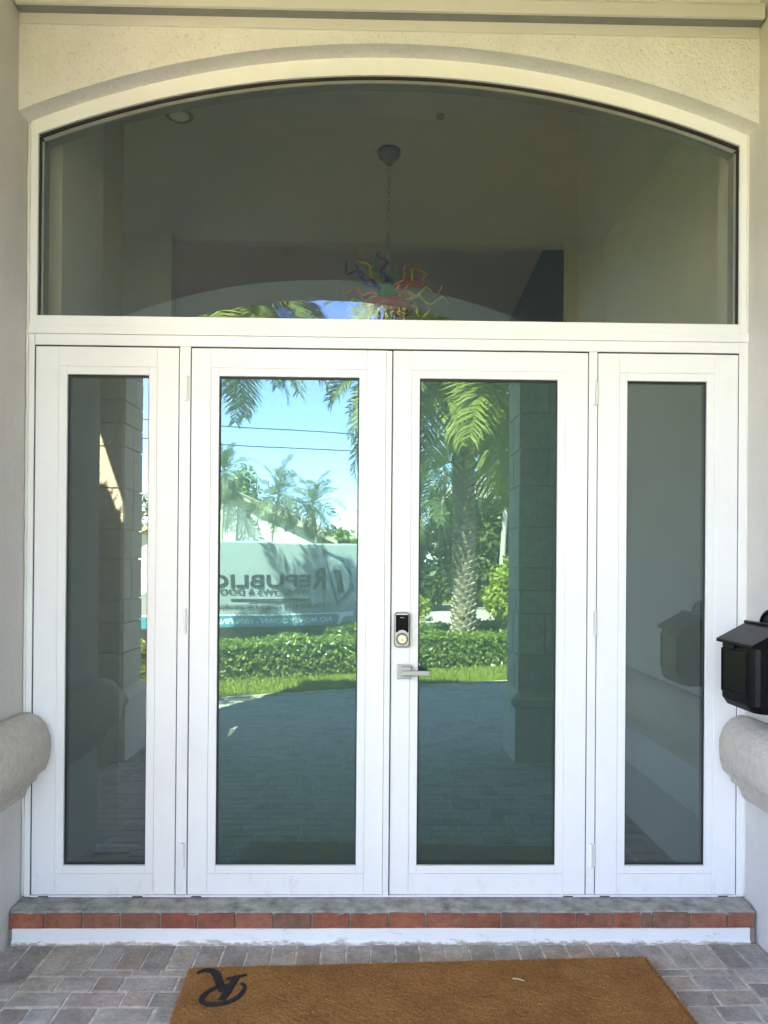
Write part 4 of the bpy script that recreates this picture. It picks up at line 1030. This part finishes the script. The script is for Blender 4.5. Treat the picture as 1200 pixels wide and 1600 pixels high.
for xx in (.62, 1.86): 
    for q in ([(xx, 1.11), (xx+.11, 1.11), (xx+.11, 1.125), (xx, 1.125)], [(xx, 1.195), (xx+.11, 1.195), (xx+.11, 1.21), (xx, 1.21)], [(xx, 1.126), (xx+.014, 1.126), (xx+.014, 1.194), (xx, 1.194)], [(xx+.096, 1.126), (xx+.11, 1.126), (xx+.11, 1.194), (xx+.096, 1.194)]):
        vside(q, 'icon_box', M['ink'], van, -.009, .005)
vside([(.10, 1.000), (.30, 1.000), (.40, .985), (5.0, .985), (5.0, .655), (.52, .655), (.42, .70), (.34, .88), (.10, .90)], 'band_border', M['inkwhite'], van, -.010, .006)
vside([(.52, .955), (5.0, .955), (5.0, .685), (.60, .685), (.50, .73), (.44, .90)], 'teal_band', M['teal'], van, -.014, .004)
text('NO MONEY DOWN - 100% FINANCING', .62, .765, .125, M['inkwhite'], 3.35, y=-.019, bold=.014, shear=.2)
# angular window-shaped logo, built as a closed outline with a bar in it
def outline(pts, w, name, mat):
    c = Vector((sum(p[0] for p in pts)/len(pts), sum(p[1] for p in pts)/len(pts))); k = len(pts)
    inn = []
    for i in range(k):
        p, a_, b2 = Vector(pts[i]), Vector(pts[i-1]), Vector(pts[(i+1) % k]); d = ((a_-p).normalized()+(b2-p).normalized()).normalized()
        if d.dot(c-p) < 0: d = -d
        inn.append(p+d*w)
    for i in range(k):
        j = (i+1) % k; vside([pts[i], pts[j], tuple(inn[j]), tuple(inn[i])], name, mat, van, -.010-.0005*i, .005)
outline([(.86, 2.47), (.18, 2.22), (.07, 1.56), (.50, 1.13)], .10, 'logo_outline', M['inkblue'])
vside([(.56, 2.02), (.40, 1.98), (.32, 1.48), (.46, 1.44)], 'logo_bar', M['ink'], van, -.010, .005)

# ---- small litter: a straw on the mat, grit and leaf crumbs in the paver joints
tag(MB().tube([(.565, -.470, .033), (.585, -.476, .0345), (.607, -.487, .033)], .0016, 5).build('straw', simple('pale_straw', (.75, .62, .42), .8)), 'short pale straw lying on the coir doormat', 'straw')
n = 900; px = rng.uniform(-1.5, 1.68, n); py = -.145-np.abs(rng.normal(0, .22, n))
keep = ~((px > -.72) & (px < 1.17) & (py < -.27)) & (py > -.9); px, py = px[keep], py[keep]; n = len(px)
c = np.stack([px, py, np.full(n, .0025)], 1); V = np.zeros((n, 4, 3)); sz = rng.uniform(.0012, .0042, n)
for k in range(3): V[:, k] = c + np.stack([sz*np.cos(k*2.1+px*90), sz*np.sin(k*2.1+px*90), np.full(n, -.0025)], 1)
V[:, 3] = c + np.array([0, 0, .0015])
F = np.concatenate([np.arange(n)[:, None]*4+np.array(q) for q in ((0, 1, 3), (1, 2, 3), (2, 0, 3))])
tag(link('grit', fast_mesh('grit', V.reshape(-1, 3), F, mat_piece('grit', [(.55, .5, .42), (.2, .16, .11), (.7, .68, .62), (.12, .09, .06)]))), 'fine grit and crumbs scattered over the pavers by the step', 'grit', kind='stuff')
